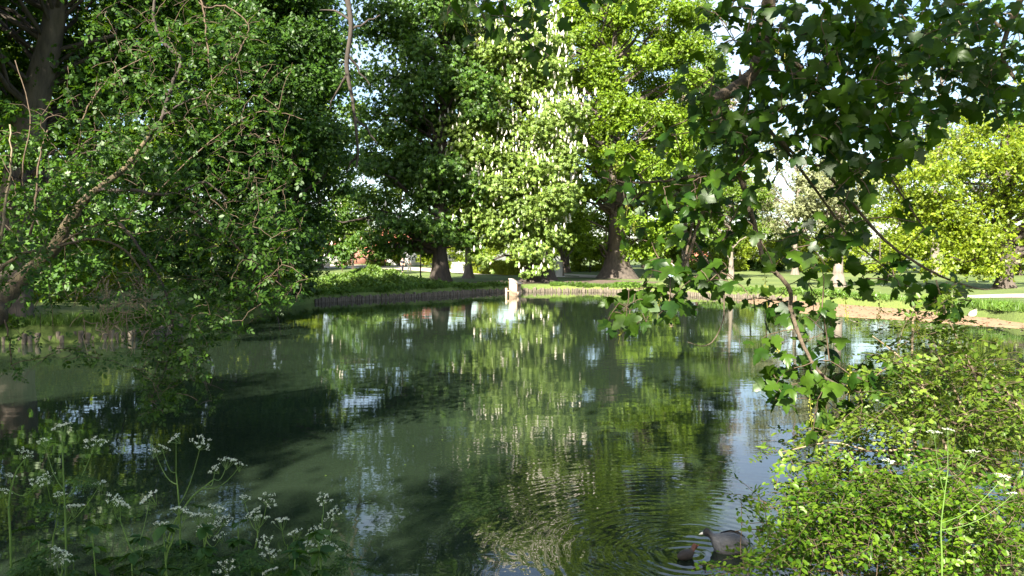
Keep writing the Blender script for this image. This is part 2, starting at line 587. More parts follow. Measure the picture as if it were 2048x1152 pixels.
def pond_sd(x, y):
    """signed distance to the pond edge, negative over water"""
    p = np.stack([x, y], -1)
    best = np.full(x.shape, 1e9)
    inside = np.zeros(x.shape, bool)
    for i in range(len(POND)):
        a, b = POND[i], POND[(i + 1) % len(POND)]
        ab = b - a
        t = np.clip(((p - a) @ ab) / (ab @ ab), 0, 1)
        d = np.linalg.norm(p - (a + t[..., None] * ab), axis=-1)
        best = np.minimum(best, d)
        c = ((a[1] > y) != (b[1] > y)) & (x < (b[0] - a[0]) * (y - a[1]) / (b[1] - a[1] + 1e-12) + a[0])
        inside ^= c
    return np.where(inside, -best, best)


def ground_z(x, y, sd=None):
    x = np.asarray(x, dtype=np.float64)
    y = np.asarray(y, dtype=np.float64)
    if sd is None:
        sd = pond_sd(x, y)
    h = .40 + .05 * np.sin(x * .5 + 1) * np.sin(y * .37) + .03 * np.sin(x * 1.3 + y * .9)
    h = h + 1.0 * np.clip((y - 66) / 70, 0, 1) ** 1.0
    h = h + .15 * np.clip(sd / 6, 0, 1)
    h = h + .55 * np.exp(-(((x + 9.4) / 3.4) ** 2 + ((y - 49.5) / 3.0) ** 2))
    k = np.clip((sd + .22) / .22, 0, 1)
    return -1.0 + (h + 1.0) * k


def gz(x, y):
    return float(ground_z(np.array([x]), np.array([y]))[0])


def axis(lo, hi, step, far_lo, far_hi):
    a = list(np.arange(lo, hi, step))
    s, v = step, lo
    left = []
    while v > far_lo:
        s *= 1.25
        v -= s
        left.append(v)
    s, v = step, a[-1]
    right = []
    while v < far_hi:
        s *= 1.25
        v += s
        right.append(v)
    return np.array(left[::-1] + a + right)


gx = axis(-16, 19, .25, -900, 900)
gy = axis(2, 55, .25, -300, 1500)
GX, GY = np.meshgrid(gx, gy, indexing='xy')
SD = pond_sd(GX, GY)
GZ = ground_z(GX, GY, SD)
nx, ny = len(gx), len(gy)
idx = np.arange(nx * ny).reshape(ny, nx)
Q = np.stack([idx[:-1, :-1], idx[:-1, 1:], idx[1:, 1:], idx[1:, :-1]], -1).reshape(-1, 4)
o = link('ground', mesh_data('ground', np.stack([GX, GY, GZ], -1).reshape(-1, 3), [Q], M['lawn'], True), kind='structure')

me = mesh_data('pond_water', [(-17, 2.4, 0), (19, 2.4, 0), (19, 56, 0), (-17, 56, 0)], [np.array([[0, 1, 2, 3]])], M['water'])
link('pond_water', me, kind='structure')


def drape(name, near, far, mat, lift=.012, m=60, k=8, kind='structure'):
    """a sheet laid on the ground between two edge lines"""
    near, far = smooth_line(near, 20), smooth_line(far, 20)

    def resample(p):
        t = np.linspace(0, len(p) - 1, m)
        return np.stack([np.interp(t, np.arange(len(p)), p[:, c]) for c in range(2)], -1)
    a, b = resample(near), resample(far)
    w = np.linspace(0, 1, k)[None, :, None]
    g = a[:, None] * (1 - w) + b[:, None] * w
    z = ground_z(g[..., 0], g[..., 1]) + lift
    V = np.concatenate([g, z[..., None]], -1).reshape(-1, 3)
    id2 = np.arange(m * k).reshape(m, k)
    Q = np.stack([id2[:-1, :-1], id2[1:, :-1], id2[1:, 1:], id2[:-1, 1:]], -1).reshape(-1, 4)
    return link(name, mesh_data(name, V, [Q], mat, True), kind=kind)


drape('bare_earth', [(-7.5, 50.4), (-3.6, 51.2), (-1.4, 53.4), (2.5, 55.0), (6.5, 54.7), (9.5, 53.2)],
      [(-6.6, 56), (-3, 58.5), (0, 60), (4, 61), (8, 60.5), (11, 57)], M['earth'], .02)
drape('gravel_path', [(17.5, 33.4), (19.5, 34.0), (24, 32.5), (30, 29)], [(17.0, 36.5), (20, 37.2), (25, 35.8), (31, 32)], M['path'], .02)
drape('park_path', [(-30, 108), (-20, 101), (-12, 90), (-4, 78), (3, 71), (10, 68)], [(-30, 128), (-19, 118), (-10, 102), (-1, 87), (5, 78.5), (12, 74)], M['path'], .03)
drape('white_forecourt', [(-44, 121), (-36, 119), (-31, 118)], [(-48, 165), (-40, 165), (-34, 165)], M['path'], .05)

# sandbank in the right arm of the pond
P = [(12.2, 42.6), (11.8, 36), (11.9, 31.5), (12.9, 29.2), (14.2, 28.0), (15.2, 26.3), (16.0, 24.8), (17.0, 23.4), (18.6, 24), (18.8, 29), (18.2, 34), (17, 38), (15.4, 41.5), (14.2, 44)]
P = smooth_line(P + P[:1], 6)[:-1]
c = P.mean(0)
V, nP = [], len(P)
for f, z in ((1, -.06), (.93, .018), (.8, .05), (.5, .07), (.0, .075)):
    for k in range(nP):
        q = c + (P[k] - c) * f
        V.append((q[0], q[1], z + .012 * math.sin(q[0] * 3 + q[1] * 2)))
Q = [(r * nP + k, r * nP + (k + 1) % nP, (r + 1) * nP + (k + 1) % nP, (r + 1) * nP + k) for r in range(4) for k in range(nP)]
link('sandbank', mesh_data('sandbank', V, [np.array(Q)], M['sand'], True), kind='structure')

# ---------------------------------------------------------------- trees
LIT = [(-11.6, 47.2, 1.0), (-10.2, 48.0, 1.3), (-8.6, 48.8, 1.5), (-9.4, 47.0, .9), (-7.4, 49.5, 1.2), (.25, 47.0, .5), (.25, 47.0, .9)]
def envelope_boughs(rng, base, z0, z1, rx, ry, prof, k, br, lean=(0, 0)):
    """bough centres spread over a crown envelope; prof(t) = relative radius at relative height t"""
    C, R = [], []
    while len(C) < k:
        t = rng.uniform(0, 1)
        p = prof(t)
        if rng.uniform() > .25 + .75 * p:
            continue
        a = rng.uniform(0, 2 * math.pi)
        f = rng.uniform(.3, 1) ** .5 * p
        f = min(f, max(p - .12, .05))
        C.append((base[0] + lean[0] * t + math.cos(a) * f * rx, base[1] + lean[1] * t + math.sin(a) * f * ry, z0 + t * (z1 - z0)))
        s = br * rng.uniform(.7, 1.3)
        R.append((s, s, s * rng.uniform(.5, .75)))
    return np.array(C), np.array(R)


def bough_leaves(rng, C, R, n, axis_xy, droop=.15, up=.7):
    w = R[:, 0] ** 2
    i = rng.choice(len(C), n, p=w / w.sum())
    d = rand_dirs(n, rng)
    r = rng.uniform(0, 1, n) ** .42
    pos = C[i] + d * r[:, None] * R[i] * (1 + .25 * rng.normal(size=(n, 1)))
    outw = unit(np.stack([pos[:, 0] - axis_xy[0], pos[:, 1] - axis_xy[1], np.zeros(n)], -1))
    nrm = unit(np.array((-.30, -.40, up)) + .55 * d + .35 * outw + .55 * rng.normal(size=(n, 3)))
    X = unit(outw * .6 + rng.normal(size=(n, 3)) * .7 + np.array((0, 0, -droop * 2)))
    return pos, X, nrm


def limb(geo, a, b, r0, r1, rng, sag=.0, sides=5, n=6, wig=.06):
    t = np.linspace(0, 1, n)[:, None]
    L = np.linalg.norm(b - a)
    p = a + (b - a) * t + np.array((0, 0, 1.0)) * (np.sin(t * math.pi) * sag * L) + rng.normal(size=(n, 3)) * wig * L * np.sin(t * math.pi)
    geo.tube(p, np.linspace(r0, r1, n), sides)


OV = lambda t: math.sqrt(max(0, 1 - (2 * t - 1) ** 2)) ** .7
DOME = lambda t: math.sqrt(max(0, 1 - t ** 2.2)) * (.75 + .25 * min(1, t * 4))
BELL = lambda t: max(.05, (1 - t) ** .55 * (.8 + .2 * math.sin(t * 9)))

PROTO = {}


def tree(name, label, base, top_z, z0, rx, ry, mat, bark, trunk_r, k=60, br=1.4, n=20000, leaf=.26, prof=OV, seed=1, trunk_line=None,
         lean=(0, 0), templates=None, group=None, droop=.15, limbk=1.0, limb_bark=None, clear=(), extra=None, flare=1.6, limbs=True, trunk_top=.8, up=.7, cat='tree'):
    rng = np.random.default_rng(seed)
    base = np.array((base[0], base[1], gz(base[0], base[1]) - .05))
    root = thing(name, label, cat, base, 0, group)
    C, R = envelope_boughs(rng, base, z0, top_z, rx, ry, prof, k, br, lean)
    if extra is not None:
        C = np.vstack([C, extra[:, :3]])
        R = np.vstack([R, extra[:, 3:6]])
    sd3 = np.array((-TRAVEL[0] * _h, -TRAVEL[1] * _h, math.sin(SUN_EL)))
    for q in clear:                                   # openings cut along the sun's rays, or a given direction, to each point
        q, dr = q if len(q) == 2 else (q, sd3)
        v = C - np.array(q)
        along = v @ dr
        dd = np.linalg.norm(v - along[:, None] * dr, axis=1)
        ok = (dd > R[:, 0] * .95 + .35) | (along < -.3)
        C, R = C[ok], R[ok]
    H = top_z - base[2]
    if trunk_line is None:
        t = np.linspace(0, trunk_top, 9)
        tl = np.stack([base[0] + lean[0] * t ** 1.5 * .8 + .02 * H * np.sin(t * 5 + seed) * t, base[1] + lean[1] * t + .02 * H * np.cos(t * 4 + seed) * t, base[2] + t * H], -1)
        tl = np.insert(tl, 1, tl[0] + np.array((0, 0, min(.5, H * .05))), 0)
        tl = np.insert(tl, 2, tl[0] + np.array((0, 0, min(1.3, H * .12))), 0)
    else:
        tl = np.asarray(trunk_line)
        t = np.linspace(0, 1, len(tl))
    tt = np.linspace(0, 1, len(tl))
    zz = tl[:, 2] - base[2]
    rr = trunk_r * (1 - .8 * tt) * (1 + (flare - 1) * np.exp(-np.maximum(zz, 0) / (trunk_r * 1.3)))
    g = Geo()
    g.tube(tl, rr, 14, wob=.14)
    g.build('trunk', M[bark], root, base, True)
    if limbs:
        g = Geo()
        for c in C:
            dxy = math.hypot(c[0] - base[0], c[1] - base[1])
            zs = max(c[2] - dxy * .55 - .5, z0 * .6 + base[2] * .4)
            j = int(np.argmin(abs(tl[:, 2] - zs)))
            limb(g, tl[j], c, limbk * max(.02, min(rr[j] * .5, .035 * dxy + .02)), .015, rng, .05)
        g.build('branchwork', M[limb_bark or bark], root, base, False, 'stuff')
    pos, X, nr = bough_leaves(rng, C, R, n, base[:2], droop, up)
    keep = pos[:, 2] > ground_z(pos[:, 0], pos[:, 1], np.ones(n)) + .35
    pos, X, nr = pos[keep], X[keep], nr[keep]
    tm = templates or SPRAYS
    which = rng.integers(0, len(tm), len(pos))
    sz = leaf * rng.uniform(.7, 1.3, len(pos))
    g = Geo()
    for w in range(len(tm)):
        s = which == w
        scatter(g, tm[w], pos[s], X[s], nr[s], sz[s])
    cr = g.build('crown', M[mat], root, base, False, 'stuff')
    return root, C, R, rng


def copy_tree(root, loc, rz, scale, label, group=None):
    r = root.copy()
    COL.objects.link(r)
    r.location = loc
    r.rotation_euler = (0, 0, rz)
    r.scale = (scale, scale, scale)
    r['label'] = label
    if group:
        r['group'] = group
    for ch in root.children:
        c = ch.copy()
        COL.objects.link(c)
        c.parent = r
    return r


def zpx(py, Y):
    return CAM_Z + (HOR - py) / FPX * Y


def xpx(px, Y):
    return (px - 1024) / FPX * Y


# --- far bank: the two horse chestnuts
def candles(root, C, R, rng, base, n, bias):
    """cream flower spikes standing on the upper outside of the boughs"""
    i = rng.choice(len(C), n, p=bias / bias.sum())
    d = unit(np.stack([rng.normal(size=n), rng.normal(size=n) - .55, abs(rng.normal(size=n)) * .9 + .35], -1))
    p = C[i] + d * R[i] * rng.uniform(.85, 1.25, (n, 1)) + rng.normal(size=(n, 3)) * .35
    order = np.argsort(p[:, 1])
    return p[order]


def spike_mesh():
    g = Geo()
    zz = np.array((0, .08, .2, .34, .46, .5))
    rr = np.array((.015, .06, .085, .058, .028, .004))
    g.tube(np.stack([np.zeros(6), np.zeros(6), zz], -1), rr, 7, wob=.6)
    return g.data('flower_spike', M['blossom'])


SPIKE = [spike_mesh() for _ in range(3)]


def add_spikes(root, base, pts, rng, limit=300):
    for k, p in enumerate(pts[:limit]):
        o = link('flower_spike', SPIKE[k % 3], root, p - base)
        s = rng.uniform(.42, .85)
        o.scale = (s, s, s * rng.uniform(.8, 1.05))
        o.rotation_euler = (rng.normal() * .24, rng.normal() * .24, rng.uniform(0, 6))
    rest = pts[limit:]
    if len(rest):
        g = Geo()
        v = np.array([w.co[:] for w in SPIKE[0].vertices])
        f = np.array([q.vertices[:] for q in SPIKE[0].polygons])
        for p in rest:
            g.add(v * rng.uniform(.75, 1.1) + p, None, f)
        g.build('flower_spike_mass', M['blossom'], root, base, False, 'stuff')


def px_boughs(lst, Y, spread=.8, seed=5):
    """extra boughs: (px, py, radius in px) at about distance Y"""
    r = np.random.default_rng(seed)
    out = []
    for px, py, rad in lst:
        q = at(px, py, Y + r.uniform(-1, 1) * spread)
        s = rad / FPX * Y
        out.append((*q, s, s, s * .62))
    return np.array(out)


YD, YC = 55.0, 58.0
ex = px_boughs([(650, 470, 46), (700, 440, 50), (690, 500, 36), (735, 480, 42), (780, 450, 50), (760, 505, 34), (810, 490, 40), (830, 440, 50), (880, 460, 46), (860, 500, 34),
                (930, 480, 40), (640, 430, 40), (760, 400, 50), (700, 385, 42), (940, 440, 46), (800, 350, 55), (880, 380, 55), (770, 270, 60), (850, 230, 60), (790, 150, 60),
                (860, 110, 55), (800, 50, 60), (880, 310, 55), (740, 330, 40), (900, 200, 45), (690, 520, 22), (740, 60, 56), (735, 150, 52), (735, 230, 50), (760, 10, 60), (790, 200, 60), (870, 20, 60), (905, 60, 46), (830, 300, 60), (900, 130, 50), (820, 100, 60), (730, 310, 44), (720, 390, 34), (850, 170, 60), (780, 330, 55)], YD, 2.2)
bD = (xpx(881, YD), YD)
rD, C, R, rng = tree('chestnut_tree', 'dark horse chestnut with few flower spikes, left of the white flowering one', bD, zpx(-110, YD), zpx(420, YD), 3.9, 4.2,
                     'chestnut_shaded', 'bark_dark', .62, 46, 1.5, 21000, .42, OV, 11, templates=PALMS, extra=ex, droop=.3, flare=1.75)
bD3 = np.array((*bD, gz(*bD) - .05))
add_spikes(rD, bD3, candles(rD, C, R, rng, bD3, 90, np.exp(-((C[:, 2] - 3.6) / 3) ** 2) + .03), rng)

bC = (xpx(1078, YC), YC)
ex = px_boughs([(960, 520, 26), (1000, 470, 44), (1050, 500, 40), (1085, 520, 34), (1110, 470, 40), (960, 430, 50), (1040, 420, 55), (1110, 400, 45), (1000, 370, 50), (940, 360, 45), (1075, 540, 18), (1050, 548, 12),
                (1080, 340, 50), (960, 300, 55), (1040, 270, 55), (1110, 290, 42), (950, 230, 48), (1110, 220, 42), (1000, 190, 55), (1070, 180, 55), (960, 150, 45), (1090, 130, 40), (1010, 110, 50), (990, 460, 40), (980, 100, 45), (1050, 90, 45), (930, 180, 50), (1020, 60, 40), (960, 60, 35), (925, 120, 42), (1105, 140, 42), (1128, 220, 42), (918, 260, 48), (1130, 320, 42), (1120, 380, 40), (910, 330, 44), (1085, 80, 30), (1030, 150, 60), (980, 250, 60), (1090, 250, 50), (1020, 330, 60), (940, 420, 45), (1060, 460, 50)], YC - 2.6, 1.5, 8)
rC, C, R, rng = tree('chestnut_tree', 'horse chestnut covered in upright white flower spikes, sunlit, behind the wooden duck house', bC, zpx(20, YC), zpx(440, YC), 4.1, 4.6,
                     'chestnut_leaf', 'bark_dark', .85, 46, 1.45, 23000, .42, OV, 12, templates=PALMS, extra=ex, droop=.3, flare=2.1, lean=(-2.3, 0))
bC3 = np.array((*bC, gz(*bC) - .05))
add_spikes(rC, bC3, candles(rC, C, R, rng, bC3, 1150, np.clip((C[:, 2] - 1) / 6, .4, 1.2) * np.where(C[:, 1] < YC, 1, .15)), rng)

# --- limes and other trees behind
lim1, *_ = tree('lime_tree', 'large lime with a thick grey trunk and yellow green crown, right of the white chestnut', (xpx(1234, 67), 67), zpx(-140, 67), zpx(520, 67), 7.0, 6.0,
                'lime', 'bark', 1.0, 120, 1.5, 44000, .36, OV, 21, flare=2.0, trunk_top=.7)
lim2, *_ = tree('lime_tree', 'sunlit lime filling the gap over the hedge, behind the chestnuts', (xpx(1130, 84), 84), zpx(-60, 84), zpx(505, 84), 8.0, 5,
                'lime', 'bark', .5, 80, 1.9, 24000, .44, OV, 22)
lim3, *_ = tree('poplar_tree', 'tall narrow light green tree with a grey top at the edge of the sky', (xpx(1370, 80), 80), zpx(10, 80), zpx(500, 80), 4.6, 4.6,
                'farleaf', 'bark_pale', .4, 80, 1.35, 23000, .36, OV, 23)
# left bank
YL = 34.0
ex = px_boughs([(640, 360, 60), (660, 260, 60), (650, 160, 55), (600, 60, 70), (600, 440, 60), (585, 520, 60), (560, 580, 50), (500, 560, 70), (420, 560, 80), (540, 430, 80), (450, 450, 90), (620, 480, 40), (340, 500, 90),
                (520, 300, 90), (540, 180, 90), (420, 320, 90), (490, 90, 80), (330, 400, 90), (570, 600, 34), (500, 620, 40), (670, 320, 40), (690, 380, 24), (650, 80, 40), (610, 530, 44), (590, 490, 50), (625, 430, 50), (600, 580, 30)], YL - 1.5, 2.6, 9)
ex = np.vstack([ex, px_boughs([(590, 570, 44), (540, 610, 50), (480, 600, 60), (470, 640, 40), (420, 610, 60), (600, 520, 40), (560, 500, 60), (510, 470, 70), (555, 640, 22)], 29.5, .8, 15)])
horn, C, R, rng = tree('hornbeam_tree', 'dense dark hornbeam hanging low over the left edge of the pond', (xpx(508, YL), YL), zpx(-40, YL), zpx(400, YL), 2.9, 4.4,
                       'hornbeam', 'bark', .42, 80, 1.5, 64000, .22, OV, 31, extra=ex, droop=.3, lean=(.8, 0), clear=LIT)
hb = np.array((xpx(508, YL), YL, gz(xpx(508, YL), YL) - .05))
g = Geo()
g.tube(smooth_line([at(560, -200, 33), at(650, -90, 31), at(688, -20, 30), at(702, 50, 30), at(693, 130, 30), at(705, 200, 30), at(716, 300, 30), at(712, 335, 30)], 5),
       np.linspace(.15, .035, 36), 6, wob=.3)
for a, b in (((700, 60), (760, 30)), ((694, 150), (660, 220)), ((708, 230), (760, 300)), ((700, 40), (640, 20)), ((714, 310), (690, 350)), ((696, 110), (740, 170))):
    limb(g, at(*a, 30), at(*b, 30.5), .06, .02, rng, .04)
g.build('hanging_limb', M['bark_dark'], horn, hb, True)

YO = 21.0
tl = smooth_line([at(18, 700, YO), at(22, 620, YO), at(30, 480, YO), at(42, 340, YO), at(75, 180, YO), at(105, 60, YO), at(122, -60, YO), at(135, -200, YO), at(150, -330, YO)], 4)
ex = px_boughs([(60, 380, 90), (150, 280, 110), (230, 160, 110), (120, 60, 110), (330, 40, 120), (280, 330, 100), (180, 420, 90), (380, 230, 100), (20, 180, 110), (450, 100, 100), (250, 480, 80), (120, 520, 70), (40, 480, 70)], YO + 4.5, 2.5, 10)
ex = np.vstack([ex, px_boughs([(40, 300, 70), (60, 400, 70), (20, 500, 70), (90, 470, 60), (110, 560, 60), (10, 220, 50), (160, 520, 60), (220, 430, 70), (160, 350, 70), (250, 300, 70)], YO - 3.2, .8, 13)])
old, *_ = tree('beech_tree', 'big leaning beech with a smooth thick trunk at the left edge', (tl[0][0], YO), zpx(-420, YO), zpx(200, YO), 5.5, 5.5,
               'oldleaf', 'bark', .56, 90, 1.6, 66000, .20, OV, 32, trunk_line=tl, extra=ex, flare=1.2, limbk=.45, limb_bark='bark_dark',
               clear=[(at(x, y, YO - .4), np.array((.45, -.88, .1))) for x, y in ((122, -20), (100, 60), (84, 130))])

# right side
ex = px_boughs([(1800, 420, 60), (1850, 350, 70), (1840, 470, 60), (1920, 300, 70), (1900, 420, 80), (1960, 480, 70), (1990, 250, 60), (2020, 400, 80), (1880, 530, 40), (1980, 530, 50), (1790, 360, 40), (2040, 320, 70)], 43, 2, 14)
fm, *_ = tree('field_maple_tree', 'bright yellow green spreading tree at the right edge of the lawn', (xpx(2010, 45), 45), zpx(150, 45), zpx(480, 45), 6.0, 5.0,
              'yellowgreen', 'bark', .42, 44, 1.0, 15000, .25, DOME, 41, extra=ex, limbk=1.3)
tree('ash_tree', 'half bare tree with two pale forked trunks against the sky, behind the yellow green tree', (xpx(1870, 75), 75), zpx(60, 75), zpx(330, 75), 6, 5, 'pale', 'bark_pale', .45, 45, 1.2, 2600, .30, OV, 42, trunk_top=.95)
tree('ash_tree', 'slender sparsely leaved tree with a pale trunk left of the half bare one', (xpx(1590, 78), 78), zpx(190, 78), zpx(470, 78), 5, 4, 'pale', 'bark_pale', .30, 50, 1.3, 4200, .32, OV, 43, trunk_top=.9)
tree('cherry_tree', 'pinkish budding tree showing pale behind the sycamore branch', (xpx(1400, 92), 92), zpx(150, 92), zpx(470, 92), 5.5, 5, 'budding', 'bark_pale', .3, 60, 1.4, 9000, .34, OV, 44)
tree('plane_tree', 'tree with a pale thick trunk standing on the far bank above the sandbank', (xpx(1676, 46), 46), zpx(330, 46), zpx(455, 46), 2.6, 2.4, 'pale', 'bark_pale', .36, 30, .9, 3600, .24, OV, 45, flare=1.5, trunk_top=.9)
tree('young_tree', 'small grey trunked tree on the lawn seen between the sycamore twigs', (xpx(1462, 66), 66), zpx(360, 66), zpx(490, 66), 3.2, 3, 'farleaf', 'bark_pale', .26, 30, .95, 3800, .28, OV, 46)
tree('young_tree', 'pale stemmed small tree beside the white information board', (xpx(1124, 72), 72), zpx(400, 72), zpx(505, 72), 3.0, 2.6, 'lime', 'bark_pale', .20, 24, .9, 3400, .28, OV, 47, flare=1.3)
tree('maple_tree', 'pale grey trunk with flared foot beside the gravel path, crown hidden by chestnut leaves', (xpx(937, 68), 68), zpx(180, 68), zpx(480, 68), 3.6, 3.2, 'farleaf', 'bark_pale', .36, 34, 1.2, 6000, .34, OV, 48, flare=1.9)
tree('young_tree', 'thin dark stemmed young tree on the far left lawn', (xpx(706, 76), 76), zpx(400, 76), zpx(490, 76), 2.2, 2.0, 'farleaf', 'bark_dark', .17, 18, .8, 2000, .28, OV, 49, flare=1.2)
# belt of trees that closes the park: three kinds, then copies
belt = [tree('ash_tree', 'light green park tree far back, right of the lime trunk', (xpx(1290, 105), 105), zpx(200, 105), zpx(528, 105), 8, 6, 'lime', 'bark', .4, 55, 1.8, 9000, .50, OV, 51)[0],
        tree('maple_tree', 'far mid green tree closing the left gap between hornbeam and chestnut', (xpx(640, 100), 100), zpx(90, 100), zpx(515, 100), 7, 6, 'farleaf', 'bark', .4, 60, 1.8, 8500, .50, OV, 52)[0],
        tree('shrub_mass', 'rounded sunlit shrub far right at the back of the lawn', (xpx(1760, 84), 84), zpx(445, 84), zpx(556, 84), 5, 3.5, 'yellowgreen', 'bark', .15, 34, 1.3, 6500, .36, DOME, 53, limbs=False, cat='shrub')[0]]


def belt_copy(src, px, Y, s, rz, label):
    x = xpx(px, Y)
    copy_tree(belt[src], (x, Y, gz(x, Y) - .05), rz, s, label, 'trees closing the back of the park')


for a in [(0, 1500, 112, .62, 1.0, 'low light green tree far back under the pale sky gap'),
          (1, 1650, 108, .62, 2.1, 'low mid green tree far back behind the pale trunk'),
          (0, 1800, 100, .70, 3.3, 'light green tree far back left of the yellow green maple'),
          (1, 1960, 96, .8, 4.1, 'mid green tree far back behind the yellow green maple'),
          (0, 2110, 92, .9, .4, 'light green tree cut by the right edge far back'),
          (1, 520, 92, .9, .9, 'far green tree seen through the hornbeam'),
          (0, 400, 84, .95, 5.0, 'far light green tree behind the left leaf curtain'),
          (0, 250, 74, 1.0, 2.6, 'sunlit light green tree behind the leaning trunk'),
          (1, 90, 70, 1.05, 1.5, 'green tree behind the big leaning beech'),
          (0, -80, 66, 1.0, 3.9, 'light green tree cut by the left edge'),
          (1, 800, 118, .82, 3.0, 'far green tree above the red roofs'),
          (0, 960, 120, .92, 4.4, 'far light green tree behind the two chestnuts'),
          (2, 1450, 90, .95, .8, 'rounded far shrub behind the grey trunked young tree'),
          (2, 1600, 88, 1.05, 2.2, 'rounded far shrub behind the pale trunk on the bank'),
          (2, 1900, 80, 1.0, 3.7, 'rounded far shrub at the right back of the lawn by the dark trunk'),
          (2, 2040, 76, 1.05, 5.1, 'rounded far shrub at the right edge of the lawn'),
          (2, 1330, 96, .85, 1.9, 'far shrub right of the lime trunk'),
          (2, 1180, 88, .75, 4.9, 'dark shrub right of the information board'),
          (2, 880, 104, .7, 2.9, 'pale shrub behind the hedge by the chestnut trunk'),
          (2, 1020, 100, .85, .2, 'light shrub rising behind the clipped hedge'),
          (2, 770, 112, .6, 5.6, 'green shrub in front of the red roofed house'),
          (2, 560, 64, .9, 1.1, 'shrub on the lawn behind the hornbeam'),
          (2, 380, 50, .9, 3.1, 'shrub under the hornbeam on the left bank'),
          (2, 180, 40, .8, 4.7, 'shrub behind the left bank edging'),
          (2, 60, 32, .7, 2.4, 'shrub behind the big beech trunk')]:
    belt_copy(*a)
# unseen beeches left of the view and behind the camera, placed for shade
wood, *_ = tree('shade_beech', 'unseen tall dark beech left of the pond, placed for shade', (-22, 20.5), 21, 4, 4.6, 4.6, 'hornbeam', 'bark', .4, 80, 1.6, 26000, .26, OV, 62, cat='tree', limbk=.6, clear=LIT)
wood.name = 'beech_tree'
wood['group'] = 'unseen beeches placed for shade left of the pond'
shade_beeches = [(-32, 33, 1.0, 'unseen tall beech placed for shade far left of the dark chestnut'), (-19.5, 9.5, .85, 'unseen tall beech placed for shade on the near left bank'), (-29, 17, 1.0, 'unseen tall beech placed for shade deep on the left'),
         (-10.5, -3.5, .64, 'unseen beech placed for shade on the bank left of the viewpoint'), (-6.0, -7.5, .54, 'small unseen beech placed for shade on the bank behind the cow parsley')]
for k, (x, y, s, lab) in enumerate(shade_beeches):
    copy_tree(wood, (x, y, gz(x, y) - .05), k * 1.9 + .7, s, lab, 'unseen beeches placed for shade left of the pond')
tree('shade_oak', 'added tall oak with a high crown, unseen behind the hornbeam, shading the dark chestnut', (-13.5, 41), 27, 12.5, 4.4, 4.4, 'hornbeam', 'bark', .5, 60, 1.7, 24000, .26, OV, 61, clear=LIT)  # unseen tree added to shade the dark chestnut; sun passes under its crown

# ---------------------------------------------------------------- far bank furniture
def edging(label, line, limit, skip=None):
    line = np.array(line)
    seg = np.linalg.norm(np.diff(line, axis=0), axis=1)
    cum = np.concatenate([[0], np.cumsum(seg)])
    s = np.arange(0, cum[-1], .145)
    px = np.interp(s, cum, line[:, 0])
    py = np.interp(s, cum, line[:, 1])
    b = np.array((px[0], py[0], 0))
    root = thing('timber_edging', label, 'pond edging', b)
    rng = np.random.default_rng(3)
    ms = []
    for k in range(4):
        g = Geo()
        r = .058 + .008 * k
        g.tube([(0, 0, -.5), (0, 0, .12), (0, 0, .20 + .025 * k), (.006, 0, .225 + .025 * k)], [r, r, r * .97, r * .8], 7, True, .12)
        ms.append(g.data('post', M['post']))
    for k in range(min(len(s), limit)):
        o = link('post', ms[k % 4], root, (px[k] - b[0] + rng.normal() * .012, py[k] - b[1] + rng.normal() * .012, rng.normal() * .035 - .03))
        o.rotation_euler = (rng.normal() * .06, rng.normal() * .06, rng.uniform(0, 6))
    if len(s) > limit:
        g = Geo()
        for k in range(limit, len(s)):
            z = rng.normal() * .03
            g.tube([(px[k], py[k], -.5), (px[k], py[k], .22 + z)], .06, 6, True)
        g.build('post_row', M['post'], root, b, False, 'stuff')


def inset(pts, d=.13):
    """shore points moved a little onto the water"""
    c = POND.mean(0)
    p = np.array(pts, dtype=np.float64)
    return p + unit(c - p) * d


edging('row of weathered round posts holding the far bank under the chestnuts', inset(POND[7:19]), 300)
edging('row of dark round posts holding the left bank under the leaning tree', inset(POND[0:4]), 60)

# duck house on the water
DH = on_plane(1030, 592)
dh = thing('duck_house', 'tall wooden duck house with slanting roof standing in the water before the chestnut', 'duck house', (DH[0], DH[1], 0), -.40)
W, D2, HF, HB = .52, .62, 1.02, .78
g = Geo()
g.add([(-W / 2, -D2 / 2, -.1), (W / 2, -D2 / 2, -.1), (W / 2, -D2 / 2, HB), (-W / 2, -D2 / 2, HF), (-W / 2, -D2 / 2 + .03, -.1), (W / 2, -D2 / 2 + .03, -.1), (W / 2, -D2 / 2 + .03, HB), (-W / 2, -D2 / 2 + .03, HF)],
      None, [(0, 1, 2, 3), (5, 4, 7, 6), (0, 3, 7, 4), (1, 5, 6, 2), (3, 2, 6, 7), (0, 4, 5, 1)])
fp = g.build('front_panel', M['newwood'], dh)
bk = link('back_panel', fp.data, dh, (0, D2 - .03, 0))
g = Geo()
g.box((-W / 2 + .016, 0, HF / 2 - .06), (.03, D2 - .064, HF + .08))
g.build('side_panel', M['newwood'], dh)
g = Geo()
g.box((W / 2 - .016, 0, .12), (.03, D2 - .064, .3))
g.box((W / 2 - .016, 0, HB - .07), (.03, D2 - .064, .12))
g.build('doorway_panel', M['newwood'], dh)
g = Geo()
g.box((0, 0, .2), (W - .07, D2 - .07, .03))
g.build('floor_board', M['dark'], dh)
sl = math.atan2(HF - HB, W)
g = Geo()
R_ = np.array([[math.cos(sl), 0, math.sin(sl)], [0, 1, 0], [-math.sin(sl), 0, math.cos(sl)]])
g.box((.05, 0, (HF + HB) / 2 + .005), (W * 1.42, D2 + .12, .03), R_)
g.build('roof', M['roofwood'], dh)
g = Geo()
g.tube([(-.62, .1, -.4), (-.62, .1, .48)], .07, 9, True)
g.build('mooring_post', M['newwood'], dh)
g = Geo()
g.box((-.42, .1, .3), (.32, .05, .07))
g.build('crossbar', M['newwood'], dh)

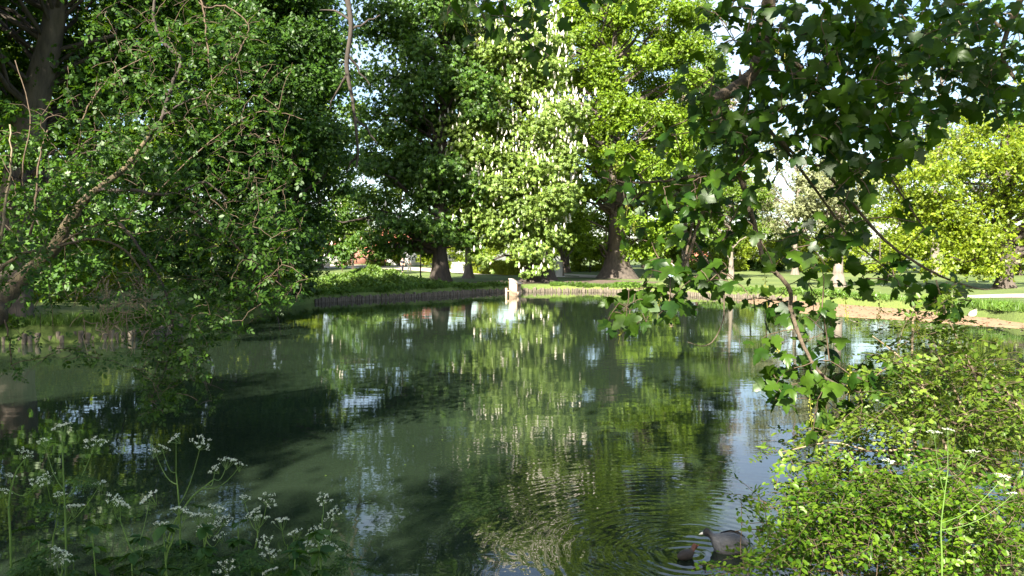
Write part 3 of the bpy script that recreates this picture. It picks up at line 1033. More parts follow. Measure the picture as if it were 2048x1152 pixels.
# boulders by the sandbank
for k, (px, py, s, lab) in enumerate([(1712, 606, .55, 'pale flat boulder under the pale trunk on the sandbank edge'), (1788, 607, .62, 'pale wide boulder lying mid way along the sandbank edge'),
                                      (1822, 611, .50, 'small pale boulder right of the wide one at the sandbank'), (1942, 622, .42, 'grey brown stone at the right end of the sandbank'),
                                      (1976, 632, .60, 'grey rounded boulder against the right grass bank'), (1750, 603, .40, 'small stone between the two pale boulders')]):
    q = on_plane(px, py, .08)
    rng = np.random.default_rng(60 + k)
    g = Geo()
    U, Vv = 12, 7
    V = []
    for i in range(Vv):
        th = math.pi * i / (Vv - 1)
        for j in range(U):
            a = 2 * math.pi * j / U
            d = np.array((math.sin(th) * math.cos(a), math.sin(th) * math.sin(a), math.cos(th)))
            r = 1 + .13 * math.sin(3 * d[0] + k) + .10 * math.sin(5 * d[1] + 2 * k) + .05 * rng.normal() * (0 < i < Vv - 1)
            V.append(d * r * np.array((s, s * .6, s * .36)))
    Q = [(i * U + j, (i + 1) * U + j, (i + 1) * U + (j + 1) % U, i * U + (j + 1) % U) for i in range(Vv - 1) for j in range(U)]
    g.add(V, None, Q)
    o = g.build('boulder', M['stone'], None, smooth=True)
    o.location = (q[0], q[1] + .3, .12)
    o.rotation_euler = (0, 0, rng.uniform(-.4, .4))
    tag(o, lab, 'boulder', 'boulders along the sandbank')

# clipped hedge along the path
def hedge(label, a, b, h, w, n, mat='hedge', name='clipped_hedge', cat='hedge'):
    a, b = np.array(a), np.array(b)
    za = gz(*a)
    root = thing(name, label, cat, (*a, za))
    d = unit(b - a)
    nrm = np.array((d[1], -d[0]))
    Ln = np.linalg.norm(b - a)
    rng = np.random.default_rng(int(abs(a[0] * 10)) + 5)
    g = Geo()
    face = rng.choice(3, n, p=(.55, .3, .15))
    u = rng.uniform(0, Ln, n)
    v = np.where(face == 0, w / 2, np.where(face == 2, -w / 2, rng.uniform(-w / 2, w / 2, n))) + rng.normal(size=n) * .05
    z = np.where(face == 1, h, rng.uniform(.03, h, n)) + rng.normal(size=n) * .04
    p2 = a + u[:, None] * d + v[:, None] * nrm
    pos = np.concatenate([p2, (ground_z(p2[:, 0], p2[:, 1]) + z)[:, None]], -1)
    nr = np.where((face == 1)[:, None], np.array((0, 0, 1.0)), np.where((face == 0)[:, None], np.array((*nrm, .3)), np.array((*(-nrm), .3))))
    scatter(g, SPRAYS[0], pos, rand_dirs(n, rng), nr + .5 * rng.normal(size=(n, 3)), .2 * rng.uniform(.7, 1.3, n))
    g.build('foliage', M[mat], root, (*a, za), False, 'stuff')
    g = Geo()
    for k in range(int(Ln / .9)):
        q = a + d * (k * .9 + .3)
        zz = gz(*q)
        g.tube([(q[0], q[1], zz - .1), (q[0], q[1], zz + h * .9)], .04, 5)
    g.build('stem_row', M['bark_dark'], root, (*a, za), False, 'stuff')


hedge('clipped yellow green hedge along the pale path between the two trunks', (xpx(946, 82), 82), (xpx(1052, 74), 74), 1.25, .9, 9000)
hedge('low white flowering shrub left of the clipped hedge', (xpx(908, 84), 84), (xpx(928, 83.5), 83.5), 1.0, .8, 900, 'umbel', 'flowering_shrub', 'shrub')
hedge('dark green low hedge line at the back of the right lawn', (xpx(1440, 93), 93), (xpx(1570, 90), 90), 1.2, .9, 5000, 'nettle')

# white information board
sx, sy = xpx(1118, 71), 71
sg = thing('information_board', 'tall white information board standing on the lawn between the chestnut and lime trunks', 'sign', (sx, sy, gz(sx, sy)), .25)
g = Geo()
g.box((0, 0, .78), (.52, .07, 1.36))
g.build('panel', M['white'], sg)
g = Geo()
g.box((-.29, 0, .74), (.055, .1, 1.52))
g.build('frame_post', M['white'], sg)
g = Geo()
g.box((.29, 0, .74), (.055, .1, 1.52))
g.build('frame_post', M['white'], sg)
g = Geo()
g.box((0, -.05, .04), (.95, .55, .09))
g.build('plinth', M['white'], sg)

# slim pole on the lawn; its lamp head is made up
px_, py_ = xpx(841, 66), 66
lp = thing('slim_pole', 'slim dark post on the lawn just left of the dark chestnut trunk', 'post', (px_, py_, gz(px_, py_)))
g = Geo()
g.tube([(0, 0, -.1), (0, 0, .5), (0, 0, 3.2)], [.075, .062, .055], 8, True)
g.build('shaft', M['bark_dark'], lp)
g = Geo()
g.tube([(0, 0, 3.2), (0, 0, 3.26), (0, 0, 3.62), (0, 0, 3.7)], [.06, .13, .17, .03], 8, True)
g.build('pole_head', M['white'], lp)

# sawn log in the herbs
q = at(752, 545, 50)
lg = thing('sawn_log', 'sawn log with an orange brown cut end lying in the nettles left of the chestnut', 'log', (q[0], 50, gz(q[0], 50)))
g = Geo()
g.tube([(0, 0, .28), (.6, .25, .3), (1.5, .6, .27)], [.26, .25, .22], 10, False, .08)
g.build('bark', M['bark_dark'], lg)
g = Geo()
g.tube([(-.012, -.004, .28), (.01, .004, .28)], .245, 12, True)
g.build('cut_end', M['cutwood'], lg)

# houses beyond the park
def house(label, px, Y, w, d, h, rh, wall, rz=0.0, nwin=3):
    x = xpx(px, Y)
    z = gz(x, Y)
    root = thing('house', label, 'house', (x, Y, z), rz)
    g = Geo()
    g.box((0, 0, h / 2 - .2), (w, d, h + .4))
    g.add([(-w / 2, -d / 2, h), (-w / 2, d / 2, h), (-w / 2, 0, h + rh), (w / 2, -d / 2, h), (w / 2, d / 2, h), (w / 2, 0, h + rh)], [(0, 2, 1), (3, 4, 5)], None)
    g.build('wall', M[wall], root)
    g = Geo()
    e = .35
    k = rh / (d / 2)
    V = []
    for xx in (-w / 2 - e, w / 2 + e):
        V += [(xx, -d / 2 - e, h - k * e + .04), (xx, 0, h + rh + .04), (xx, d / 2 + e, h - k * e + .04), (xx, -d / 2 - e, h - k * e + .2), (xx, 0, h + rh + .2), (xx, d / 2 + e, h - k * e + .2)]
    g.add(V, None, [(3, 9, 10, 4), (4, 10, 11, 5), (0, 1, 7, 6), (1, 2, 8, 7), (0, 6, 9, 3), (2, 5, 11, 8), (0, 3, 4, 1), (1, 4, 5, 2), (6, 7, 10, 9), (7, 8, 11, 10)])
    rf = g.build('roof', M['roof'], root)
    g = Geo()
    g.box((w * .22, .4, h + rh + .2), (.7, .7, 1.6))
    g.build('chimney', M['brick'], rf)
    for i in range(nwin):
        wx = -w / 2 + w * (i + .5) / nwin
        for wz in ((1.5,) if h < 4 else (1.5, 4.0)):
            if i == nwin // 2 and wz == 1.5:
                g = Geo()
                g.box((wx, -d / 2 - .02, 1.05), (1.0, .1, 2.1))
                g.build('door', M['brick'], root)
                continue
            g = Geo()
            for dx, dz, bw, bh in ((0, .65, 1.3, .1), (0, -.65, 1.3, .1), (-.6, 0, .1, 1.2), (.6, 0, .1, 1.2), (0, 0, .08, 1.2)):
                g.box((wx + dx, -d / 2 - .03, wz + dz), (bw, .1, bh))
            f = g.build('window', M['white'], root)
            g = Geo()
            g.box((wx, -d / 2 - .01, wz), (1.14, .04, 1.2))
            g.build('pane', M['glass'], f)


house('white house with a red tiled roof glimpsed under the chestnut leaves', 850, 132, 13, 8, 2.9, 3.0, 'render', .15)
house('dark brick cottage with red roof left of the white house', 742, 138, 9, 7, 2.8, 2.8, 'brick', -.2)
house('long white building with a red roof behind the far left gap', 610, 168, 16, 8, 3.2, 3.0, 'render', .1, 5)
house('red roofed house showing pink between the leaves right of the lime trunk', 1375, 125, 9, 7, 1.5, 2.0, 'brick', 0)
wall = thing('garden_wall', 'bright white garden wall beyond the far left lawn', 'wall', (xpx(622, 112), 112, gz(xpx(622, 112), 112)))
g = Geo()
g.box((0, 0, .45), (5.5, .25, 1.1))
g.build('wall_body', M['render'], wall)
g = Geo()
g.box((0, 0, 1.03), (5.7, .36, .06))
g.build('coping', M['white'], wall)
q = at(684, 523, 90)
rs = thing('rose_bush', 'small red flowering bush on the far left lawn', 'shrub', (q[0], 90, gz(q[0], 90)))
g = Geo()
n = 200
rng = np.random.default_rng(4)
d = rand_dirs(n, rng) * rng.uniform(.3, 1, (n, 1)) * np.array((.45, .4, .45))
scatter(g, SPRAYS[1], d + np.array((0, 0, 1.0)), rand_dirs(n, rng), d + np.array((0, 0, .2)), .22)
g.build('blossom', M['red'], rs, kind='stuff')
g = Geo()
for k in range(5):
    limb(g, np.array((0, 0, -.05)), np.array((rng.normal() * .2, rng.normal() * .2, .9)), .02, .01, rng)
g.build('stem_cluster', M['twig'], rs, kind='stuff')


# people, one continuous skinned body each; clothes and hair are children
def skinned(name, joints, bones, radii, mat, parent):
    me = bpy.data.meshes.new(name)
    me.from_pydata(joints, bones, [])
    o = link(name, me, parent)
    o.modifiers.new('skin', 'SKIN')
    for k, r in enumerate(radii):
        me.skin_vertices[0].data[k].radius = (r, r)
    me.skin_vertices[0].data[0].use_root = True
    sb = o.modifiers.new('sub', 'SUBSURF')
    sb.levels = sb.render_levels = 2
    me.materials.append(mat)
    return o


def person(label, x, y, z, rz, h, top, low, stride=.08, shorts=False):
    root = thing('person', label, 'person', (x, y, z), rz)
    k = h / 1.75
    J = [(0, 0, .98), (0, .0, 1.2), (0, .01, 1.42), (0, .0, 1.53), (0, -.02, 1.63), (0, -.02, 1.70)]
    B = [(0, 1), (1, 2), (2, 3), (3, 4), (4, 5)]
    Rr = [.13, .12, .12, .055, .09, .075]
    for s in (-1, 1):
        b = len(J)
        J += [(s * .19, .01, 1.40), (s * .24, .03, 1.14), (s * .22, -.08, .90), (s * .22, -.11, .80)]
        B += [(2, b), (b, b + 1), (b + 1, b + 2), (b + 2, b + 3)]
        Rr += [.058, .043, .034, .036]
        b = len(J)
        J += [(s * .09, 0, .88), (s * .10, s * stride * .6 - .02, .50), (s * .10, s * stride + .02, .08), (s * .11, s * stride - .14, .03)]
        B += [(0, b), (b, b + 1), (b + 1, b + 2), (b + 2, b + 3)]
        Rr += [.085, .058, .042, .038]
    J = [tuple(c * k for c in p) for p in J]
    skinned('body', J, B, [r * k for r in Rr], M['skin'], root)
    ti = [0, 1, 2, 6, 7, 14, 15]
    TJ = [J[i] for i in ti]
    skinned('shirt', TJ, [(0, 1), (1, 2), (2, 3), (3, 4), (2, 5), (5, 6)], [v * k for v in (.155, .145, .142, .078, .058, .078, .058)], top, root)
    li = [0, 10, 11, 18, 19] if shorts else [0, 10, 11, 12, 18, 19, 20]
    LJ = [J[i] for i in li]
    if shorts:
        skinned('shorts', LJ, [(0, 1), (1, 2), (0, 3), (3, 4)], [v * k for v in (.15, .11, .085, .11, .085)], low, root)
    else:
        skinned('trousers', LJ, [(0, 1), (1, 2), (2, 3), (0, 4), (4, 5), (5, 6)], [v * k for v in (.15, .105, .08, .065, .105, .08, .065)], low, root)
    g = Geo()
    V, U = [], 10
    for i in range(5):
        th = math.pi * .62 * i / 4
        for j in range(U):
            a = 2 * math.pi * j / U
            V.append((.105 * k * math.sin(th) * math.cos(a), .02 * k + .115 * k * math.sin(th) * math.sin(a), 1.67 * k + .12 * k * math.cos(th)))
    g.add(V, None, [(i * U + j, (i + 1) * U + j, (i + 1) * U + (j + 1) % U, i * U + (j + 1) % U) for i in range(4) for j in range(U)])
    g.build('hair', M['hair'], root, smooth=True)


for px, Y, h, top, low, sh, rz, lab in [(805, 86, 1.62, 'cloth_dark', 'cloth_dark', False, .6, 'person in dark clothes walking on the far lawn'),
                                        (818.5, 85, 1.6, 'cloth_white', 'cloth_white', False, 2.6, 'person in white clothes walking beside the dark dressed one'),
                                        (1343, 50.5, 1.72, 'cloth_dark', 'cloth_blue', True, 2.9, 'person in dark top and light blue shorts standing on the far bank behind the leaves')]:
    x = xpx(px, Y)
    person(lab, x, Y, gz(x, Y), rz, h, M[top], M[low], .14, sh)

# ---------------------------------------------------------------- grass and herbs on the banks
def strip_points(rng, n, a, b, lo, hi):
    """points on land beside the shore polyline POND[a:b]"""
    line = POND[np.arange(a, b) % len(POND)]
    seg = np.linalg.norm(np.diff(line, axis=0), axis=1)
    cum = np.concatenate([[0], np.cumsum(seg)])
    s = rng.uniform(0, cum[-1], n)
    p = np.stack([np.interp(s, cum, line[:, 0]), np.interp(s, cum, line[:, 1])], -1)
    q = np.stack([np.interp(s + .05, cum, line[:, 0]), np.interp(s + .05, cum, line[:, 1])], -1)
    t = unit(q - p + 1e-9)
    out = np.stack([-t[:, 1], t[:, 0]], -1)
    p = p + out * rng.uniform(lo, hi, (n, 1))
    sd = pond_sd(p[:, 0], p[:, 1])
    return p[sd > lo * .5]


BLADE = (np.array([(0, .045, 0), (0, -.045, 0), (1, 0, .25)]), tri((0, 1, 2)))


def grass(p, hmin, hmax, seed, width=1.0):
    rng = np.random.default_rng(seed)
    n = len(p)
    pos = np.concatenate([p, (ground_z(p[:, 0], p[:, 1]) - .02)[:, None]], -1)
    X = unit(np.array((0, 0, 1.0)) + rng.normal(size=(n, 3)) * .35)
    g = Geo()
    scatter(g, (BLADE[0] * np.array((1, width, 1)), BLADE[1]), pos, X, rand_dirs(n, rng), rng.uniform(hmin, hmax, n))
    return g


rng = np.random.default_rng(77)
p = np.vstack([strip_points(rng, 26000, 4, 13, .02, 1.9), strip_points(rng, 9000, 13, 16, .02, .9), strip_points(rng, 14000, 16, 23, .02, 1.6)])
grass(p, .10, .32, 1, 1.3).build('bank_grass', M['grassblade'], kind='stuff')
p = np.vstack([strip_points(rng, 9000, 0, 4, .0, 2.0), strip_points(rng, 16000, 21, 26, .0, 2.5)])
grass(p, .10, .34, 2, .7).build('side_bank_grass', M['grassblade'], kind='stuff')
n = 26000
p = np.stack([rng.normal(-9.6, 2.6, n), rng.normal(48.6, 1.9, n)], -1)
p = p[(pond_sd(p[:, 0], p[:, 1]) > .5)]
n = len(p)
pos = np.concatenate([p, (ground_z(p[:, 0], p[:, 1]) + rng.uniform(.0, 1, n) ** .7 * (.35 + .5 * np.exp(-((p[:, 0] + 8.6) / 1.9) ** 2)) * (.6 + .4 * np.sin(p[:, 0] * 2.3) * np.sin(p[:, 1] * 1.9)))[:, None]], -1)
g = Geo()
scatter(g, SPRAYS[2], pos, rand_dirs(n, rng), np.array((0, -.3, 1.0)) + rng.normal(size=(n, 3)) * .5, rng.uniform(.12, .26, n))
g.build('bank_herbs', M['herb'], kind='stuff')

n = 2600
p = np.stack([rng.uniform(11.5, 18.8, n), rng.uniform(23.5, 43, n)], -1)
sdd = pond_sd(p[:, 0], p[:, 1])
p = p[(sdd < -.1) & (np.abs(np.sin(p[:, 0] * 1.9 + p[:, 1] * .7)) + rng.normal(size=n) * .4 > .6)]
n = len(p)
g = Geo()
scatter(g, LEAF, np.concatenate([p, rng.uniform(.085, .1, (n, 1))], -1), unit(rng.normal(size=(n, 3)) * np.array((1, 1, .15)) + 1e-6), np.array((0, 0, 1.0)) + rng.normal(size=(n, 3)) * .25, rng.uniform(.04, .16, n))
g.build('sand_litter', M['post'], kind='stuff')
# pollen and leaf specks drifting by the far bank
n = 2600
line = inset(POND[9:20], .9)
t = rng.uniform(0, len(line) - 1, n)
p = np.stack([np.interp(t, np.arange(len(line)), line[:, 0]), np.interp(t, np.arange(len(line)), line[:, 1])], -1)
p += unit(POND.mean(0) - p) * np.abs(rng.normal(size=(n, 1))) * 3.0
g = Geo()
scatter(g, LEAF, np.concatenate([p, np.full((n, 1), .006)], -1), unit(rng.normal(size=(n, 3)) * np.array((1, 1, 0.0)) + 1e-6), np.tile((0, 0, 1.0), (n, 1)), rng.uniform(.03, .11, n))
g.build('floating_specks', M['post'], kind='stuff')
n = 700
p = np.stack([rng.uniform(-9, 13, n), rng.uniform(7, 46, n)], -1)
p = p[pond_sd(p[:, 0], p[:, 1]) < -.5]
n = len(p)
g = Geo()
scatter(g, OVAL, np.concatenate([p, np.full((n, 1), .007)], -1), unit(rng.normal(size=(n, 3)) * np.array((1, 1, 0.0)) + 1e-6), np.tile((0, 0, 1.0), (n, 1)), rng.uniform(.012, .035, n))
g.build('floating_petals', M['herb'], kind='stuff')
# weeds that lean over the edging
p = np.vstack([strip_points(rng, 8000, 4, 13, -.06, .5), strip_points(rng, 1800, 13, 16, .0, .4), strip_points(rng, 4200, 16, 24, .0, .5), strip_points(rng, 2500, 0, 4, .0, .5)])
p = p[(np.sin(p[:, 0] * 1.7) + np.sin(p[:, 1] * 2.3 + 1) + rng.normal(size=len(p)) * .5) > .1]
n = len(p)
g = Geo()
pos = np.concatenate([p, (ground_z(p[:, 0], p[:, 1]) + rng.uniform(.0, .28, n))[:, None]], -1)
scatter(g, SPRAYS[3], pos, rand_dirs(n, rng), np.array((0, -.5, .8)) + rng.normal(size=(n, 3)) * .5, rng.uniform(.10, .24, n))
g.build('edge_weeds', M['grassblade'], kind='stuff')
# ---------------------------------------------------------------- near things
EL_PART = 300


def leaf_things(root, base, tmpls, mat, pos, X, Nn, s, limit=300, name='leaf', mass='foliage'):
    """the nearest leaves as parts of their own, the rest as one mass"""
    X, Yv, Nn = frames(X, Nn)
    cam_p = np.array((0, 0, CAM_Z))
    dist = np.linalg.norm(pos - cam_p, axis=1) / s
    u = pos[:, 0] / pos[:, 1] * FPX + 1024
    v = HOR - (pos[:, 2] - CAM_Z) / pos[:, 1] * FPX
    vis = (u > 0) & (u < 2048) & (v > 0) & (v < 1152)
    order = np.argsort(dist + np.where(vis, 0, 1e6))
    one, rest = order[:limit], order[limit:]
    ms = [mesh_data(name, tv, [tf], mat) for tv, tf in tmpls]
    w = np.arange(len(pos)) % len(tmpls)
    for i in one:
        o = link(name, ms[w[i]], root)
        m = Matrix(((X[i][0], Yv[i][0], Nn[i][0]), (X[i][1], Yv[i][1], Nn[i][1]), (X[i][2], Yv[i][2], Nn[i][2])))
        o.matrix_local = Matrix.Translation(Vector(pos[i] - base)) @ (m * float(s[i])).to_4x4()
    g = Geo()
    for k in range(len(tmpls)):
        sel = rest[w[rest] == k]
        if len(sel):
            scatter(g, tmpls[k], pos[sel], X[sel], Nn[sel], s[sel])
    g.build(mass, mat, root, base, False, 'stuff')


def cloud(rng, lst, d0, d1):
    """leaf positions in ellipses given in photograph pixels, spread over a depth range"""
    P, Cn = [], []
    for e in lst:
        cx, cy, rx, ry, n = e[:5]
        a0, a1 = (e[5], e[6]) if len(e) > 5 else (d0, d1)
        for _ in range(n):
            a, r = rng.uniform(0, 2 * math.pi), rng.uniform(0, 1) ** .55
            P.append(at(cx + math.cos(a) * r * rx, cy + math.sin(a) * r * ry, rng.uniform(a0, a1)))
    return np.array(P)


def twigs_to(geo, rng, pts, hubs, r0=.006, r1=.002, every=1, sag=.06, sides=4):
    """thin twigs from the nearest branch point to a share of the leaf points"""
    hubs = np.asarray(hubs)
    nodes = hubs.copy()
    order = np.argsort(np.linalg.norm(pts[:, None] - hubs[None], axis=2).min(1))[::every]
    for i in order:
        d = np.linalg.norm(nodes - pts[i], axis=1)
        j = int(np.argmin(d))
        a, b = nodes[j], pts[i]
        L_ = d[j]
        limb(geo, a, b, r1 + (r0 - r1) * min(1, L_ / .8), r1, rng, sag, sides, 6, .022)
        nodes = np.vstack([nodes, a + (b - a) * .55, b])


# --- sycamore hanging in from the top right
def pxline(lst, n=6):
    return smooth_line([at(x, y, d) for x, y, d in lst], n)


rng = np.random.default_rng(91)
mb = np.array((5.6, .6, gz(5.6, .6)))
mp = thing('sycamore_tree', 'sycamore hanging large lobed leaves and a crooked bough across the right of the view', 'tree', mb)
g = Geo()
g.tube(smooth_line([mb + np.array((0, 0, -.2)), mb + np.array((.05, .05, 1)), mb + np.array((-.1, .3, 3)), mb + np.array((-.5, .8, 5)), mb + np.array((-.9, 1.6, 7.5)), mb + np.array((-1.4, 2.0, 10))], 4), np.linspace(.34, .12, 21), 12, wob=.1)
g.build('trunk', M['bark_maple'], mp, mb, True)
CW = np.random.default_rng(17)
cc = []
while len(cc) < 26:
    q = np.array((CW.uniform(-1.5, 8), CW.uniform(-1.2, 5), CW.uniform(5.4, 9.5)))
    if q[2] > 4.6 + .36 * max(q[1], 0):
        cc.append(q)
for _ in range(13):  # boughs added out of view to shade the leaves hanging below
    cc.append(np.array((CW.uniform(-2.6, 2.2), CW.uniform(-2.2, 1.4), CW.uniform(6.0, 8.6))))
cc = np.array(cc)
rr_ = np.tile((1.15, 1.15, .6), (len(cc), 1))
pos, X, nr = bough_leaves(CW, cc, rr_, 8200, (5, 1), .3, .7)
g = Geo()
for c in cc:
    limb(g, mb + np.array((-.4, .8, 4.6)), c, .07, .015, CW, .08)
g.build('branchwork', M['bark_maple'], mp, mb, False, 'stuff')
g = Geo()
ok = pos[:, 2] > 3.2 + .36 * np.maximum(pos[:, 1], 0)
scatter(g, MAPLES[1], pos[ok], X[ok], nr[ok], CW.uniform(.1, .17, ok.sum()))
g.build('crown', M['maple'], mp, mb, False, 'stuff')
BR = []


def bough(name, pts, w0, w1, d=None):
    l = pxline(pts)
    dd = np.array([p[1] for p in l])
    r = np.linspace(w0, w1, len(l)) / 2 / FPX * dd
    r = r * .72 * (1 + .07 * RNG.normal(size=len(l)).clip(-1, 1.6))
    l = l + RNG.normal(size=l.shape) * r[:, None] * .13
    g = Geo()
    g.tube(l, r, 10, True, .22)
    for _ in range(int(w0 > 14) * 5 + 2):
        k = int(RNG.integers(2, len(l) - 2))
        q = unit(RNG.normal(size=3)) * r[k]
        g.tube([l[k], l[k] + q * 1.6, l[k] + q * RNG.uniform(2, 5) + RNG.normal(size=3) * r[k] * .5], [r[k] * .45, r[k] * .25, r[k] * .12], 5, True)
    g.build(name, M['bark_maple'], mp, mb, True)
    BR.append(l)


bough('bough', [(1780, -760, 2.6), (1650, -420, 4.0), (1560, -150, 4.6), (1540, -10, 4.7), (1532, 60, 4.7), (1522, 110, 4.65), (1498, 155, 4.6), (1455, 185, 4.5), (1428, 205, 4.45), (1436, 235, 4.45), (1470, 262, 4.5), (1492, 285, 4.5), (1488, 315, 4.5), (1474, 338, 4.5)], 46, 22)
bough('bough', [(1474, 338, 4.5), (1490, 380, 4.5), (1506, 440, 4.5), (1528, 520, 4.45), (1576, 572, 4.4), (1584, 625, 4.4), (1606, 690, 4.35), (1640, 745, 4.3), (1680, 772, 4.25), (1720, 784, 4.2)], 17, 6)
bough('bough', [(1474, 338, 4.5), (1450, 346, 4.5), (1420, 348, 4.55), (1390, 352, 4.6), (1330, 362, 4.7), (1250, 365, 4.8), (1205, 355, 4.9)], 15, 4)
bough('bough', [(1422, 350, 4.55), (1412, 400, 4.6), (1390, 470, 4.6), (1378, 510, 4.6), (1350, 560, 4.6), (1310, 590, 4.6), (1260, 620, 4.6)], 12, 4)
bough('bough', [(1395, 352, 4.6), (1392, 410, 4.75), (1376, 490, 4.8), (1366, 540, 4.8)], 9, 5)
bough('bough', [(1390, 485, 4.6), (1420, 530, 4.5), (1445, 565, 4.45), (1448, 600, 4.4), (1446, 640, 4.4), (1428, 680, 4.4), (1405, 692, 4.4), (1375, 684, 4.4)], 6, 2)
bough('bough', [(1540, 90, 4.75), (1580, 120, 4.9), (1635, 165, 5.1), (1700, 245, 5.2), (1790, 370, 5.2), (1850, 460, 5.1)], 16, 4)
bough('bough', [(1600, 140, 5.0), (1690, 138, 5.2), (1750, 140, 5.3), (1830, 175, 5.4)], 9, 3)
bough('bough', [(1530, 250, 4.6), (1580, 310, 4.7), (1660, 420, 4.8), (1700, 475, 4.8), (1740, 510, 4.8), (1800, 560, 4.7)], 9, 3)
bough('bough', [(1640, 330, 4.9), (1700, 400, 4.9), (1770, 480, 4.8), (1840, 530, 4.7), (1900, 560, 4.6), (1960, 578, 4.6), (2000, 577, 4.6)], 10, 3)
bough('bough', [(1560, 280, 4.6), (1610, 325, 4.7), (1660, 330, 4.8)], 9, 5)
bough('bough', [(2180, -180, 5.0), (2060, -30, 5.6), (2020, 50, 5.8), (2005, 110, 5.8), (2030, 160, 5.8)], 22, 8)
bough('bough', [(2010, 60, 5.8), (1940, 10, 5.9), (1860, 20, 5.9), (1800, 60, 5.9)], 9, 3)
bough('bough', [(1260, -140, 4.6), (1120, -60, 4.6), (1020, -20, 4.7), (1010, 15, 4.7), (1022, 55, 4.7), (1062, 95, 4.7)], 9, 3)
bough('bough', [(1260, -140, 4.6), (1225, -20, 5.2), (1205, 60, 5.3), (1165, 150, 5.3)], 5, 1.5)
ML = [(1470, 40, 90, 55, 46), (1640, 40, 130, 70, 130), (1790, 60, 140, 85, 190), (1950, 70, 120, 90, 260, 5, 6.8), (2000, 180, 80, 60, 120, 5.2, 6.8), (1890, 160, 120, 75, 170, 5, 6.4), (1820, 250, 70, 50, 50), (1580, 120, 90, 60, 60),
      (1720, 180, 120, 85, 170), (1600, 220, 120, 80, 120), (1460, 215, 80, 70, 90), (1520, 110, 60, 70, 50), (1500, 270, 60, 60, 40), (1420, 340, 70, 40, 36), (1395, 150, 50, 50, 13), (1350, 270, 60, 50, 15), (1740, 280, 100, 80, 100), (1545, 310, 70, 60, 25),
      (1660, 320, 70, 60, 34), (1700, 400, 50, 55, 18), (1330, 385, 120, 50, 50), (1225, 335, 60, 40, 17), (1400, 430, 100, 60, 52), (1290, 460, 70, 40, 10), (1470, 430, 55, 65, 22),
      (1370, 545, 85, 45, 44), (1300, 600, 85, 45, 44), (1250, 640, 50, 26, 16), (1440, 560, 60, 36, 20), (1570, 500, 45, 45, 12), (1630, 470, 70, 50, 28), (1700, 480, 60, 60, 27),
      (1740, 560, 60, 36, 14), (1800, 545, 50, 40, 18), (1885, 590, 60, 46, 28), (1660, 560, 60, 40, 12), (1840, 430, 60, 40, 9), (1540, 610, 50, 36, 14), (1640, 610, 60, 30, 16),
      (1560, 690, 60, 55, 24), (1650, 690, 50, 40, 16), (1600, 760, 80, 45, 34), (1700, 765, 70, 45, 28), (1560, 795, 40, 35, 12), (1650, 830, 45, 35, 14), (1750, 740, 50, 40, 16),
      (900, 15, 45, 35, 15), (975, 40, 60, 40, 20), (1065, 35, 55, 40, 22), (1075, 120, 32, 45, 12), (1000, -5, 90, 20, 18), (1200, -5, 80, 18, 10)]
mpos = cloud(rng, ML, 4.0, 5.3)
g = Geo()
hubs = np.vstack(BR)
twigs_to(g, rng, mpos, hubs, .007, .0022, 2)
g.build('twig_mass', M['twig'], mp, mb, False, 'stuff')
n = len(mpos)
X = unit(rng.normal(size=(n, 3)) * np.array((.8, .8, .35)) + np.array((0, -.1, -.75)))
Nn = unit(rng.normal(size=(n, 3)) * .5 + np.array((-.45, -.55, .75)))
sz = rng.uniform(.055, .115, n)
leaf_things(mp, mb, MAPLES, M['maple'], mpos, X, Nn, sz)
# hanging flower racemes
def raceme():
    g = Geo()
    for k in range(16):
        z = -.012 * k
        a = k * 2.4
        c = np.array((.012 * math.cos(a), .012 * math.sin(a), z)) * (1 if k < 12 else .7)
        g.tube([c + np.array((0, 0, .006)), c, c - np.array((0, 0, .006))], [.001, .006, .001], 4)
    g.tube([(0, 0, .03), (0, 0, -.19)], .0018, 3)
    return g.data('flower_cluster', M['raceme'])


RC = [raceme() for _ in range(2)]
for k, (x, y, d) in enumerate([(1546, 68, 4.4), (1568, 74, 4.4), (1592, 76, 4.4), (1613, 92, 4.4), (1233, 330, 4.5), (1258, 375, 4.5), (1268, 425, 4.5), (1420, 358, 4.4), (1560, 660, 4.2), (1250, 630, 4.4), (1340, 600, 4.4),
                               (1322, 580, 4.4), (1600, 480, 4.4), (1530, 555, 4.3), (1620, 800, 4.1), (1700, 740, 4.1), (900, 10, 4.5), (925, 15, 4.5), (1068, 18, 4.5), (950, 45, 4.5), (1830, 620, 4.4), (1690, 600, 4.4), (1760, 600, 4.4), (1830, 240, 4.8)]):
    o = link('flower_cluster', RC[k % 2], mp, at(x, y, d) - mb)
    o.rotation_euler = (rng.normal() * .15, rng.normal() * .15, k)
    o.scale = (.9,) * 3

# --- leaning elder on the left
rng = np.random.default_rng(92)
eb = np.array((-7.9, 8.0, gz(-7.9, 8.0)))
el = thing('elder_tree', 'leaning elder with a mossy crooked stem arching over the water on the left', 'tree', eb)
BR = []


def stem(name, pts, w0, w1, mat='bark_moss', n=5):
    l = np.vstack([pxline(pts, n)])
    dd = l[:, 1]
    g = Geo()
    l = l + RNG.normal(size=l.shape) * .005
    g.tube(l, .55 * np.linspace(w0, w1, len(l)) / 2 / FPX * dd, 8, True, .2)
    g.build(name, M[mat], el, eb, True)
    BR.append(l)


